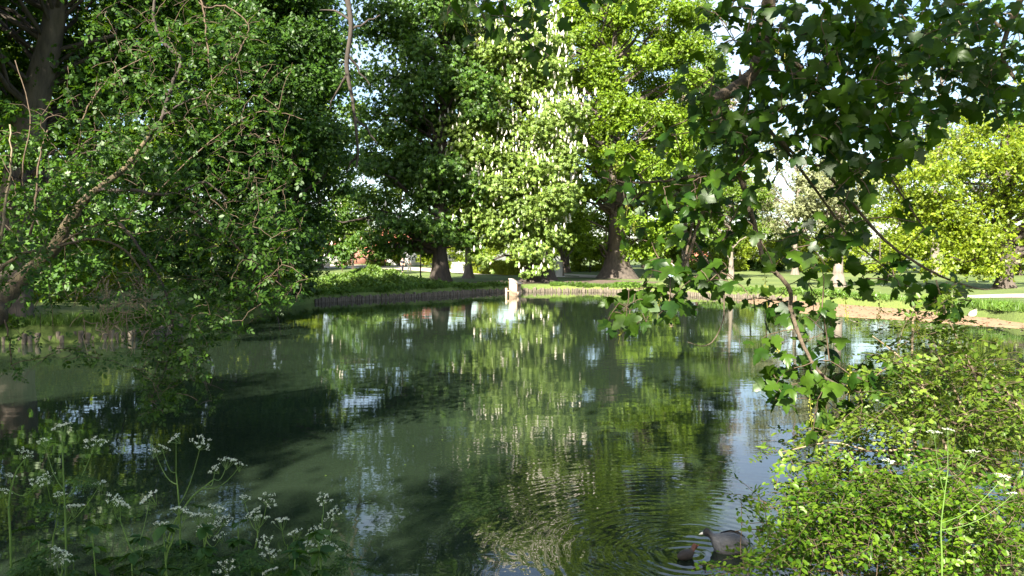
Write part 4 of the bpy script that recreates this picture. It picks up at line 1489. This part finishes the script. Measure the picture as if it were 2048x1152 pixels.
l = smooth_line([eb + np.array((0, 0, -.15)), eb + np.array((.5, .2, .5)), at(-40, 650, 8.6), at(0, 608, 8.8), at(50, 552, 9), at(105, 500, 9), at(135, 450, 9), at(165, 405, 9), at(200, 375, 9), at(250, 335, 9.1), at(300, 270, 9.2)], 5)
g = Geo()
g.tube(l, np.interp(np.linspace(0, 1, len(l)), (0, .3, .7, 1), (.15, .105, .050, .022)), 10, True, .14)
g.build('trunk', M['bark_moss'], el, eb, True)
BR.append(l)
for pts, w0, w1, mt in [
    ([(-20, 560, 8.6), (40, 510, 8.6), (90, 500, 8.6), (165, 480, 8.6), (215, 484, 8.6), (255, 505, 8.6), (282, 545, 8.6), (272, 570, 8.6)], 13, 6, 'bark_moss'),
    ([(110, 495, 9), (150, 470, 8.8), (195, 450, 8.7), (232, 438, 8.6), (262, 437, 8.6)], 9, 5, 'bark_moss'),
    ([(195, 380, 9), (260, 380, 8.8), (330, 390, 8.7), (370, 378, 8.7), (410, 365, 8.7), (460, 400, 8.7)], 14, 6, 'bark_dark'),
    ([(225, 430, 9.2), (260, 470, 9.2), (300, 530, 9.2), (330, 580, 9.2), (345, 660, 9.2), (330, 740, 9.0), (300, 800, 9)], 12, 4, 'bark_dark'),
    ([(300, 270, 9.2), (322, 240, 9.1), (330, 215, 9.1), (345, 170, 9.1), (362, 118, 9.1), (330, 90, 9.1), (308, 40, 9.1), (312, -20, 9.1)], 15, 10, 'bark_dark'),
    ([(330, 230, 9.1), (350, 215, 9), (380, 200, 9), (400, 195, 9)], 8, 5, 'bark_dark'),
    ([(400, -10, 8.5), (410, 40, 8.5), (416, 110, 8.5), (424, 170, 8.5), (415, 210, 8.5), (480, 240, 8.5)], 7, 3, 'twig'),
    ([(385, -10, 8.5), (410, 15, 8.5), (450, 12, 8.5), (490, 40, 8.5), (497, 60, 8.5), (480, 100, 8.5), (462, 122, 8.5)], 6, 3, 'twig'),
    ([(160, 250, 8.8), (190, 190, 8.8), (240, 140, 8.8), (300, 110, 8.8)], 6, 3, 'twig'),
    ([(5, 470, 8.2), (12, 400, 8.2), (22, 330, 8.2), (20, 250, 8.2)], 10, 5, 'twig_pale'),
    ([(60, 470, 8.6), (72, 400, 8.6), (78, 320, 8.6), (95, 260, 8.6)], 10, 5, 'twig'),
    ([(50, 400, 8.3), (45, 330, 8.3), (60, 230, 8.3), (30, 120, 8.3)], 6, 3, 'twig'),
    ([(300, 400, 9), (400, 300, 9), (500, 230, 9), (560, 225, 9), (610, 240, 9)], 5, 2, 'twig'),
    ([(380, 420, 9), (450, 470, 9), (520, 540, 9), (600, 590, 9)], 8, 3, 'twig'),
    ([(10, 640, 8.4), (20, 690, 8.4), (22, 730, 8.4)], 6, 3, 'twig'),
]:
    stem('branch', pts, w0, w1, mt)
EL = [(330, 50, 170, 70, 190), (230, 170, 110, 80, 120), (400, 120, 120, 100, 170), (500, 180, 100, 110, 130), (180, 260, 120, 70, 90), (460, 50, 90, 60, 90), (120, 400, 110, 70, 80, 7.0, 8.2), (50, 520, 70, 60, 60, 6.8, 8.0), (360, 660, 90, 60, 150), (340, 740, 75, 60, 150), (320, 800, 42, 38, 60), (420, 600, 110, 50, 130), (250, 560, 120, 60, 110), (540, 560, 70, 50, 80), (480, 450, 120, 90, 130), (400, 200, 130, 120, 120), (560, 350, 70, 110, 110),
      (500, 300, 110, 110, 130), (560, 470, 70, 80, 110), (330, 340, 150, 110, 130), (180, 300, 110, 120, 90), (120, 470, 90, 70, 60, 7.2, 8.4), (180, 400, 70, 60, 50, 7.2, 8.4), (60, 560, 60, 60, 40, 7.2, 8.2), (250, 230, 120, 100, 80, 7.4, 8.8), (420, 420, 130, 90, 120), (300, 690, 90, 60, 60),
      (70, 280, 110, 90, 75), (60, 440, 80, 80, 60), (300, 490, 140, 90, 120), (450, 520, 130, 100, 170), (560, 570, 60, 45, 46), (370, 640, 100, 60, 120), (345, 720, 80, 60, 115), (320, 795, 45, 38, 44),
      (290, 825, 25, 15, 10), (60, 690, 60, 35, 22), (150, 700, 50, 30, 24), (30, 735, 30, 30, 14), (200, 715, 45, 18, 16), (430, 650, 70, 40, 60), (410, 780, 40, 40, 24), (290, 140, 120, 110, 75), (420, 260, 150, 140, 100), (520, 400, 100, 110, 105), (240, 330, 120, 90, 60),
      (120, 590, 80, 50, 46), (250, 600, 70, 50, 30), (480, 600, 90, 40, 70), (340, 60, 150, 60, 60)]
epos = cloud(rng, EL, 7.6, 10.6)
hubs = np.vstack(BR)
g = Geo()
twigs_to(g, rng, epos, hubs, .007, .002, 4, .08)
g.build('twig_mass', M['twig'], el, eb, False, 'stuff')
g = Geo()
for k in range(90):                                        # bare dead twigs hanging to the water
    x, y = rng.normal(235, 38), rng.uniform(540, 660)
    d = rng.uniform(8.4, 9.6)
    a = at(x, y, d)
    b = at(x + rng.normal() * 28, y + rng.uniform(15, 75), d + rng.normal() * .2)
    limb(g, a, b, .007, .003, rng, .1, 4, 5, .09)
g.build('dead_twig_mass', M['twig_pale'], el, eb, False, 'stuff')
n = len(epos)
X = unit(rng.normal(size=(n, 3)) * np.array((.9, .7, .4)) + np.array((.1, -.1, -.35)))
Nn = unit(rng.normal(size=(n, 3)) * .5 + np.array((-.2, -.3, .9)))
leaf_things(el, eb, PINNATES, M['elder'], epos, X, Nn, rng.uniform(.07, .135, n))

# --- bushes at the lower right
def shrub(name, label, base, lst, d0, d1, mat, tmpls, smin, smax, seed, stems, every=14, twigmat='twig', limit=300, tilt=(-.35, -.35, .8), dens=1.5):
    rng = np.random.default_rng(seed)
    b = np.array((*base, gz(*base)))
    root = thing(name, label, 'shrub', b)
    hubs = []
    for pts, w0, w1, mt in stems:
        l = pxline(pts, 6)
        g = Geo()
        g.tube(l, np.linspace(w0, w1, len(l)) / 2 / FPX * l[:, 1], 6, True)
        g.build('stem', M[mt], root, b, True)
        hubs.append(l)
    # main stems that rise from the foot into the mass
    g = Geo()
    for e in lst[::2]:
        q = at(e[0], e[1], (d0 + d1) / 2)
        a = b + np.array((rng.normal() * .2, rng.normal() * .15, -.05))
        t = np.linspace(0, 1, 7)[:, None]
        p = a + (q - a) * t + np.array((0, 0, .25)) * np.sin(t * math.pi)
        g.tube(p, np.linspace(.014, .004, 7), 5)
        hubs.append(p)
    g.build('stem_cluster', M[twigmat], root, b, False, 'stuff')
    K = 13                                             # leaves to a sprig, set in turn to its two sides
    start = cloud(rng, [(e[0], e[1], e[2], e[3], max(2, int(e[4] * dens / K)), *e[5:]) for e in lst], d0, d1)
    m = len(start)
    sd_ = unit(rng.normal(size=(m, 3)) * np.array((.8, .8, .5)) + np.array((-.25, -.3, .35)))
    ln = rng.uniform(.12, .26, m)
    side = unit(np.cross(sd_, np.array((0, 0, 1.0)) + .4 * rng.normal(size=(m, 3))))
    tt = (np.arange(K) + .5) / K
    bend = np.array((0, 0, -.07))
    pos = start[:, None] + sd_[:, None] * (ln[:, None] * tt)[..., None] + bend * (tt ** 2)[None, :, None] + rng.normal(size=(m, K, 3)) * .006
    sgn = np.where(np.arange(K) % 2, 1.0, -1.0)[None, :, None]
    X = unit(side[:, None] * sgn + .7 * sd_[:, None] + .35 * rng.normal(size=(m, K, 3)))
    Nn = unit(np.cross(sd_, side)[:, None] * np.sign(np.cross(sd_, side)[:, 2:3] + 1e-6)[:, None] + np.array(tilt) * .6 + .35 * rng.normal(size=(m, K, 3)))
    pos, X, Nn = pos.reshape(-1, 3), X.reshape(-1, 3), Nn.reshape(-1, 3)
    g = Geo()
    twigs_to(g, rng, start[::3], np.vstack(hubs), .004, .0012, 1, .05)
    for q in range(m):
        e = start[q] + sd_[q] * ln[q] + bend
        g.tube([start[q], start[q] * .5 + (start[q] + sd_[q] * ln[q]) * .5 + bend * .2, e], [.0016, .0013, .0007], 3)
    g.build('twig_mass', M[twigmat], root, b, False, 'stuff')
    n = len(pos)
    leaf_things(root, b, tmpls, M[mat], pos, X, Nn, rng.uniform(smin, smax, n), limit)
    return root


LOB = (np.array([(0, 0, 0), (.2, .22, .05), (.38, .36, .04), (.5, .16, .02), (.75, .24, .0), (1, 0, -.08), (.75, -.24, 0), (.5, -.16, .02), (.38, -.36, .04), (.2, -.22, .05)]),
       tri((0, 3, 1), (1, 3, 2), (0, 5, 3), (3, 5, 4), (0, 7, 5), (5, 7, 6), (0, 9, 7), (9, 8, 7)))
shrub('hawthorn_bush', 'tall pale green hawthorn with long upright shoots at the lower right, above the leafy bush', (3.3, 4.0),
      [(1850, 700, 70, 60, 330), (1930, 760, 110, 70, 750), (1800, 800, 100, 60, 620), (1900, 850, 140, 80, 1300), (2010, 800, 70, 90, 650), (1740, 860, 90, 60, 560), (1650, 900, 70, 40, 260), (1600, 890, 50, 22, 90),
       (1990, 900, 90, 90, 750), (1890, 640, 40, 60, 150), (1825, 660, 16, 60, 50), (1780, 715, 34, 30, 70), (1690, 950, 110, 50, 420), (1880, 600, 24, 40, 50), (1700, 880, 40, 30, 120), (1560, 905, 30, 10, 30)],
      3.7, 5.2, 'haw', [LOB, OVAL], .022, .042, 301,
      [([(1830, 900, 4.4), (1826, 800, 4.3), (1824, 720, 4.3), (1826, 640, 4.3), (1824, 600, 4.3)], 7, 3, 'twig_pale'),
       ([(1900, 920, 4.3), (1850, 780, 4.3), (1810, 725, 4.3), (1770, 690, 4.3), (1745, 672, 4.3)], 6, 2, 'twig_pale'),
       ([(1980, 860, 4.3), (1950, 750, 4.3), (1915, 680, 4.3), (1890, 620, 4.3), (1872, 560, 4.3)], 7, 3, 'twig_pale'),
       ([(1950, 870, 4.2), (1900, 760, 4.2), (1870, 700, 4.2)], 6, 3, 'twig_pale'),
       ([(1880, 830, 4.1), (1850, 780, 4.1), (1820, 760, 4.1)], 5, 3, 'twig_pale'),
       ([(2040, 820, 4.2), (2005, 770, 4.2), (1970, 735, 4.2)], 5, 3, 'twig_pale'),
       ([(1830, 900, 4.2), (1740, 900, 4.2), (1660, 885, 4.2), (1560, 905, 4.2)], 5, 2, 'twig_pale'),
       ([(1760, 930, 4.2), (1680, 950, 4.2), (1600, 965, 4.2), (1550, 968, 4.2)], 5, 2, 'twig')], every=16)
shrub('privet_bush', 'dense leafy bush with small oval leaves filling the lower right corner beside the coot', (2.5, 3.9),
      [(1950, 1000, 130, 90, 1500), (1800, 1010, 140, 90, 1600), (1680, 1030, 110, 80, 1000), (1610, 1080, 105, 66, 900), (1530, 1122, 70, 32, 380), (1450, 1146, 50, 12, 110), (1720, 1110, 150, 70, 1300), (1900, 1110, 150, 70, 1400),
       (1590, 1010, 70, 40, 260), (1520, 1000, 50, 22, 70), (1560, 1062, 50, 24, 120), (2030, 1080, 80, 90, 900), (1700, 1060, 130, 80, 900), (1850, 1060, 150, 80, 900), (1760, 960, 130, 50, 700), (1640, 980, 60, 40, 260)],
      3.2, 4.6, 'bush', [OVAL, OVAL], .018, .037, 302,
      [([(1650, 1090, 3.9), (1580, 1040, 3.9), (1530, 1005, 3.9), (1485, 992, 3.9)], 4, 1.5, 'twig'),
       ([(1700, 1120, 3.8), (1600, 1085, 3.8), (1520, 1060, 3.8), (1470, 1062, 3.8)], 4, 1.5, 'twig'),
       ([(1720, 1150, 3.6), (1580, 1135, 3.6), (1490, 1135, 3.6), (1410, 1146, 3.6)], 4, 1.5, 'twig'),
       ([(1930, 1090, 3.4), (1920, 1040, 3.4), (1960, 1010, 3.4)], 5, 2, 'twig_pale'),
       ([(1990, 1060, 3.5), (1940, 980, 3.5), (1890, 930, 3.5)], 4, 2, 'twig')], every=18)

# --- cow parsley in the lower left, one hogweed at the right
def umbel_mesh(seed, k=9, r=.034):
    rng = np.random.default_rng(seed)
    g = Geo()
    cs = []
    for i in range(k):
        a = i * 2.4
        q = r * math.sqrt((i + .4) / k)
        c = np.array((q * math.cos(a), q * math.sin(a), .012 - q * q * 6 + rng.normal() * .002))
        cs.append(c)
        g.tube([(0, 0, -.028), c * np.array((.6, .6, .3)) + np.array((0, 0, -.01)), c], [.0009, .0007, .0006], 3)
    st = g
    f = Geo()
    for c in cs:
        m = 9
        d = unit(rng.normal(size=(m, 3)) + np.array((0, 0, .8)))
        p = c + d * np.array((.0075, .0075, .004)) * rng.uniform(.6, 1.1, (m, 1))
        scatter(f, (LEAF[0] - np.array((.5, 0, 0)), LEAF[1]), p, rand_dirs(m, rng), d, .0072)
    return st.data('ray', M['greenstem']), f.data('floret', M['umbel'])


UMB = [umbel_mesh(i, 8 + i % 3, .030 + .004 * (i % 3)) for i in range(5)]


def fern_mesh(seed):
    rng = np.random.default_rng(seed)
    g = Geo()
    for i in range(9):
        x = .12 + i * .1
        for sd in (-1, 1):
            ln = .46 * (1 - i / 10.5) * rng.uniform(.85, 1.1) + .03
            a = sd * rng.uniform(.75, .95)
            d = np.array((math.cos(a), math.sin(a), -.22 + rng.normal() * .1))
            for j in range(7):
                q = np.array((x, 0, -.06 * x * x)) + d * ln * (j + .5) / 7
                b = a + (1 if j % 2 else -1) * rng.uniform(.4, .8)
                scatter(g, LEAF, q[None], np.array([(math.cos(b), math.sin(b), -.15 + rng.normal() * .15)]), np.array([(rng.normal() * .3, rng.normal() * .3, 1.0)]), (.17 if j < 6 else .2) * (1 - i / 14) * (1 - j / 12))
    g.tube([(0, 0, 0), (.5, 0, -.0), (1, 0, -.06)], .006, 3)
    return g.data('leaf', M['parsley'])


FERN = [fern_mesh(i) for i in range(3)]


def parsley(label, foot, path, heads, leaves, seed, name='cow_parsley', group='cow parsley on the near bank', scale=1.0):
    """path: main stem in photograph pixels; heads: (x, y, stem point index) of each umbel"""
    rng = np.random.default_rng(seed)
    fx, fy, d = foot
    b = at(fx, fy, d)
    b[2] = gz(b[0], b[1])
    root = thing(name, label, 'wild flower', b, 0, group)
    l = smooth_line([b] + [at(x, y, d) for x, y in path], 5)
    g = Geo()
    g.tube(l, np.linspace(.0048, .0022, len(l)) * scale, 6)
    for hx, hy, i in heads:
        q = at(hx, hy, d + rng.normal() * .05)
        k = min(len(l) - 1, int(i * (len(l) - 1)))
        t = np.linspace(0, 1, 7)[:, None]
        p = l[k] + (q - l[k]) * t + np.array((0, 0, -.03)) * np.sin(t * math.pi)
        g.tube(p, np.linspace(.0020, .0012, 7) * scale, 5)
    g.build('stem', M['greenstem'], root, b, True)
    for k, (hx, hy, i) in enumerate(heads):
        st, fl = UMB[(seed + k) % 5]
        q = at(hx, hy, d)
        u = link('umbel', st, root, q - b)
        u.rotation_euler = (rng.normal() * .3 + .25, rng.normal() * .35, rng.uniform(0, 6))
        s = scale * rng.uniform(.75, 1.15)
        u.scale = (s, s, s)
        link('floret_head', fl, u)
    leaves = leaves + [(fx + rng.normal() * 45, rng.uniform(1085, 1160), rng.uniform(.10, .17), rng.uniform(0, 6.3)) for _ in range(4 if fx < 1500 else 0)]
    for x, y, s, a in leaves:
        q = at(x, y, d)
        o = link('leaf', FERN[seed % 3], root, q - b)
        o.rotation_euler = (rng.normal() * .3, .25, a)
        o.scale = (s, s, s)
    return root


PL = [
    ('tallest cow parsley, its head highest at the left', (130, 1250, 2.75), [(132, 1100), (128, 980), (124, 870)], [(123, 857, 1), (190, 888, .6), (88, 885, .72)], [(140, 955, .10, .2), (110, 1040, .13, 2.6)], 1),
    ('cow parsley with a round white head at the left edge', (20, 1260, 2.7), [(22, 1120), (18, 1010), (30, 950), (48, 920)], [(50, 908, 1), (20, 955, .7), (75, 968, .6), (5, 985, .5)], [(60, 1005, .11, .4)], 2),
    ('cow parsley with clustered drooping heads right of the left edge', (110, 1270, 2.8), [(105, 1130), (112, 1050), (120, 1000)], [(118, 992, 1), (92, 958, .8), (148, 1018, .7), (200, 970, .6)], [(70, 1050, .13, 2.9), (160, 1045, .12, .2)], 3),
    ('cow parsley with a flat grey green umbel seen side on', (290, 1270, 2.7), [(275, 1150), (258, 1090), (238, 1035)], [(226, 1003, 1), (240, 1012, .95), (300, 998, .5)], [(300, 1100, .14, .3)], 4),
    ('cow parsley holding three heads in a fan in front of the blue reflection', (370, 1270, 2.8), [(362, 1120), (358, 1010), (352, 945)], [(325, 898, 1), (352, 878, 1), (402, 888, .7), (310, 905, .9)], [(375, 1008, .12, .5)], 5),
    ('dark branched cow parsley with a side head leaning right', (310, 1260, 2.75), [(330, 1120), (372, 1010), (428, 958)], [(455, 924, 1), (430, 940, .95), (480, 932, .9)], [(260, 980, .1, 2.4)], 6),
    ('cow parsley with the brightest white cluster in the middle of the patch', (332, 1290, 2.65), [(330, 1160), (345, 1080), (355, 1040)], [(357, 1020, 1), (372, 1028, .9), (325, 1052, .7)], [(300, 1120, .15, 2.8), (380, 1100, .14, .1)], 7),
    ('cow parsley with many small yellowish heads right of the bright cluster', (400, 1290, 2.75), [(405, 1150), (412, 1080), (415, 1050)], [(412, 1035, 1), (432, 1020, .95), (395, 1035, .9), (425, 1055, .85), (448, 1042, .8), (402, 1062, .8), (440, 1075, .7)], [(450, 1105, .14, .3)], 8),
    ('thin cow parsley with sparse greenish heads', (500, 1280, 2.8), [(505, 1150), (515, 1075), (512, 1050)], [(510, 1028, 1), (488, 998, .8), (535, 1000, .9), (520, 1040, .9)], [(470, 1110, .12, 2.8)], 9),
    ('cow parsley with a bent white head left of the right hand group', (590, 1290, 2.75), [(582, 1160), (575, 1090)], [(562, 1046, 1), (590, 1068, .95), (540, 1112, .5), (530, 1085, .6)], [(555, 1130, .13, 2.5)], 10),
    ('rightmost cow parsley with a heavy cluster of heads', (630, 1290, 2.7), [(632, 1160), (640, 1100)], [(632, 1064, 1), (655, 1070, .95), (615, 1092, .8), (648, 1090, .9), (662, 1098, .85), (625, 1105, .7)], [(600, 1125, .13, 2.9)], 11),
    ('low cow parsley with a drooping head near the bottom left', (120, 1300, 2.6), [(122, 1190), (125, 1140)], [(122, 1108, 1), (132, 1125, .9), (112, 1118, .8)], [(80, 1130, .15, 2.7)], 12),
    ('tall thin cow parsley with one bud beside the right hand group', (640, 1290, 2.9), [(642, 1120), (645, 1030)], [(647, 1000, 1), (668, 1030, .7)], [(655, 1080, .08, .3)], 13),
    ('low cow parsley at the bottom edge left of the middle', (460, 1320, 2.6), [(462, 1220), (455, 1170)], [(452, 1138, 1), (540, 1148, .5), (400, 1149, .4)], [(430, 1140, .16, 2.6), (500, 1135, .15, .3)], 14),
]
for lab, foot, path, heads, leaves, sd in PL:
    parsley(lab, foot, path, heads, leaves, sd)
parsley('tall pale stemmed hogweed with forked top in front of the lower right bush', (1885, 1290, 2.7), [(1884, 1150), (1882, 1060), (1888, 1000), (1896, 940)],
        [(1868, 868, .82), (1896, 862, 1), (1946, 905, .95), (1778, 926, .6), (2006, 956, .55), (2026, 990, .5)], [(1905, 935, .07, .2), (1868, 940, .06, 2.8)], 20, 'hogweed', None, .8)

# nettles under the cow parsley
rng = np.random.default_rng(55)
for k, (x, d, lab) in enumerate([(250, 2.6, 'dark nettle under the flat umbel'), (330, 2.55, 'dark nettle at the bottom below the bright cluster'), (420, 2.6, 'dark nettle below the yellowish heads'), (500, 2.65, 'dark nettle left of the right hand group'),
                                 (190, 2.6, 'dark nettle right of the low drooping head'), (580, 2.7, 'dark nettle below the bent white head'), (60, 2.6, 'dark nettle in the bottom left corner'), (290, 2.75, 'dark nettle behind the flat umbel stem'), (375, 2.8, 'dark nettle behind the brightest cluster'), (460, 2.85, 'dark nettle in the middle of the patch, low'),
                                 (545, 2.55, 'dark nettle in front of the bent white head'), (640, 2.6, 'dark nettle at the right end of the patch'), (130, 2.75, 'dark nettle behind the low drooping head')]):
    b = at(x, 1300, d)
    b[2] = gz(b[0], b[1])
    root = thing('nettle', lab, 'nettle', b, 0, 'nettles on the near bank')
    top = at(x + rng.normal() * 15, 1075 + rng.uniform(-30, 40), d)
    l = smooth_line([b, b * .5 + top * .5 + np.array((.02, 0, 0)), top], 6)
    g = Geo()
    g.tube(l, np.linspace(.005, .002, len(l)), 5)
    g.build('stem', M['greenstem'], root, b)
    lm = [mesh_data('leaf', np.array(OVAL[0]) * np.array((1, 1.1, 1.3)), [OVAL[1]], M['nettle'])]
    for j in range(60):
        q = l[min(len(l) - 1, int(rng.uniform(.25, 1) * len(l)))]
        o = link('leaf', lm[0], root, q - b)
        s = rng.uniform(.028, .062)
        o.scale = (s, s, s)
        o.rotation_euler = (rng.normal() * .3, rng.uniform(.0, .7), rng.uniform(0, 6.28))

# near bank grass just below the frame
p = np.stack([rng.uniform(-5, 4, 9000), rng.uniform(1.9, 3.3, 9000)], -1)
p = p[pond_sd(p[:, 0], p[:, 1]) > .02]
grass(p, .12, .38, 9, .35).build('near_grass', M['grassblade'], kind='stuff')

# ---------------------------------------------------------------- the two coots
def bird_mat(name, c_body, c_head, x_split, bump=.5):
    m, nt, out = new_mat(name)
    L = nt.links
    tc = N(nt, 'ShaderNodeTexCoord')
    sp = N(nt, 'ShaderNodeSeparateXYZ')
    L.new(tc.outputs['Object'], sp.inputs['Vector'])
    mr = N(nt, 'ShaderNodeMapRange')
    mr.inputs['From Min'].default_value = x_split - .02
    mr.inputs['From Max'].default_value = x_split + .02
    L.new(sp.outputs['X'], mr.inputs['Value'])
    ns = N(nt, 'ShaderNodeTexNoise', Scale=60, Detail=4)
    L.new(tc.outputs['Object'], ns.inputs['Vector'])
    mx = N(nt, 'ShaderNodeMixRGB')
    mx.inputs['Color1'].default_value = (*c_body, 1)
    mx.inputs['Color2'].default_value = (*c_head, 1)
    L.new(mr.outputs['Result'], mx.inputs['Fac'])
    hs = N(nt, 'ShaderNodeHueSaturation')
    m2 = N(nt, 'ShaderNodeMapRange')
    m2.inputs['To Min'].default_value = .6
    m2.inputs['To Max'].default_value = 1.4
    L.new(ns.outputs['Fac'], m2.inputs['Value'])
    L.new(m2.outputs['Result'], hs.inputs['Value'])
    L.new(mx.outputs['Color'], hs.inputs['Color'])
    b = N(nt, 'ShaderNodeBsdfPrincipled', Roughness=.75)
    bp = N(nt, 'ShaderNodeBump', Strength=bump, Distance=.01)
    L.new(ns.outputs['Fac'], bp.inputs['Height'])
    L.new(hs.outputs['Color'], b.inputs['Base Color'])
    L.new(bp.outputs['Normal'], b.inputs['Normal'])
    L.new(b.outputs['BSDF'], out.inputs['Surface'])
    return m


def bird(name, label, loc, rz, s, rings, mat, beak, beak_mat, eye_at):
    root = thing(name, label, 'water bird', loc, rz)
    g = Geo()
    U = 14
    V = []
    for x, z, w, h in smooth_line(np.array(rings), 4):
        for j in range(U):
            a = 2 * math.pi * j / U
            V.append((x * s, math.cos(a) * w * s, (z + math.sin(a) * h) * s))
    nr = len(V) // U
    V = V + [np.array(V[:U]).mean(0), np.array(V[-U:]).mean(0)]
    Q = [(i * U + j, i * U + (j + 1) % U, (i + 1) * U + (j + 1) % U, (i + 1) * U + j) for i in range(nr - 1) for j in range(U)]
    T = [(nr * U, (j + 1) % U, j) for j in range(U)] + [(nr * U + 1, (nr - 1) * U + j, (nr - 1) * U + (j + 1) % U) for j in range(U)]
    g.add(V, T, Q)
    g.build('body', mat, root, smooth=True)
    g = Geo()
    g.tube(np.array(beak[0]) * s, np.array(beak[1]) * s, 6, True)
    g.build('beak', beak_mat, root, smooth=True)
    for sd in (-1, 1):
        g = Geo()
        c = np.array((eye_at[0], eye_at[1] * sd, eye_at[2])) * s
        g.tube([c - np.array((0, .004 * sd, 0)), c, c + np.array((0, .003 * sd, 0))], [.004 * s * 2, .004 * s * 2, .001], 6, True)
        g.build('eye', M['dark'], root)
    return root


M['coot'] = bird_mat('coot_plumage', (.085, .086, .092), (.010, .010, .011), .115)
M['chick'] = bird_mat('chick_down', (.055, .042, .034), (.24, .08, .05), .052)
M['coot_beak'] = rough_mat('coot_beak', (.7, .68, .62), (.8, .78, .72), 5, 0, rough=.5)
M['chick_beak'] = rough_mat('chick_beak', (.55, .12, .06), (.65, .2, .1), 5, 0, rough=.5)
q = on_plane(1452, 1102)
cb = bird('coot', 'grey adult coot with a black head floating beside the lower right bush', (q[0], q[1], 0), math.radians(172), 1.0,
          [(-.175, .075, .006, .006), (-.16, .075, .03, .018), (-.12, .06, .07, .055), (-.05, .055, .092, .085), (.02, .05, .09, .085), (.075, .055, .07, .072), (.10, .085, .048, .052), (.118, .118, .034, .036), (.135, .135, .031, .033), (.158, .135, .027, .027), (.172, .128, .012, .014)],
          M['coot'], ([(.168, 0, .130), (.185, 0, .124), (.202, 0, .116)], [.011, .008, .002]), M['coot_beak'], (.15, .027, .142))
for sd in (-1, 1):
    g = Geo()
    V = []
    for x, z, w in [(-.15, .085, .012), (-.10, .10, .035), (-.04, .095, .05), (.03, .08, .045), (.06, .075, .015)]:
        for a in (-.9, -.3, .3, .9, 1.5):
            V.append((x, sd * (.055 + w * math.cos(a) * .9), z + w * math.sin(a)))
    g.add(V, None, [(i * 5 + j, i * 5 + j + 1, i * 5 + j + 6, i * 5 + j + 5) for i in range(4) for j in range(4)])
    g.build('wing', M['coot'], cb, smooth=True)
q = on_plane(1374, 1116)
bird('coot_chick', 'small dark fluffy coot chick with a reddish head inside the water rings', (q[0], q[1], 0), math.radians(28), 1.0,
     [(-.085, .022, .006, .006), (-.07, .022, .028, .024), (-.03, .024, .042, .040), (.015, .024, .040, .038), (.042, .034, .026, .028), (.055, .055, .020, .020), (.068, .074, .021, .021), (.084, .074, .017, .017), (.094, .07, .007, .008)],
     M['chick'], ([(.091, 0, .071), (.102, 0, .074), (.114, 0, .078)], [.007, .005, .001]), M['chick_beak'], (.08, .017, .079))
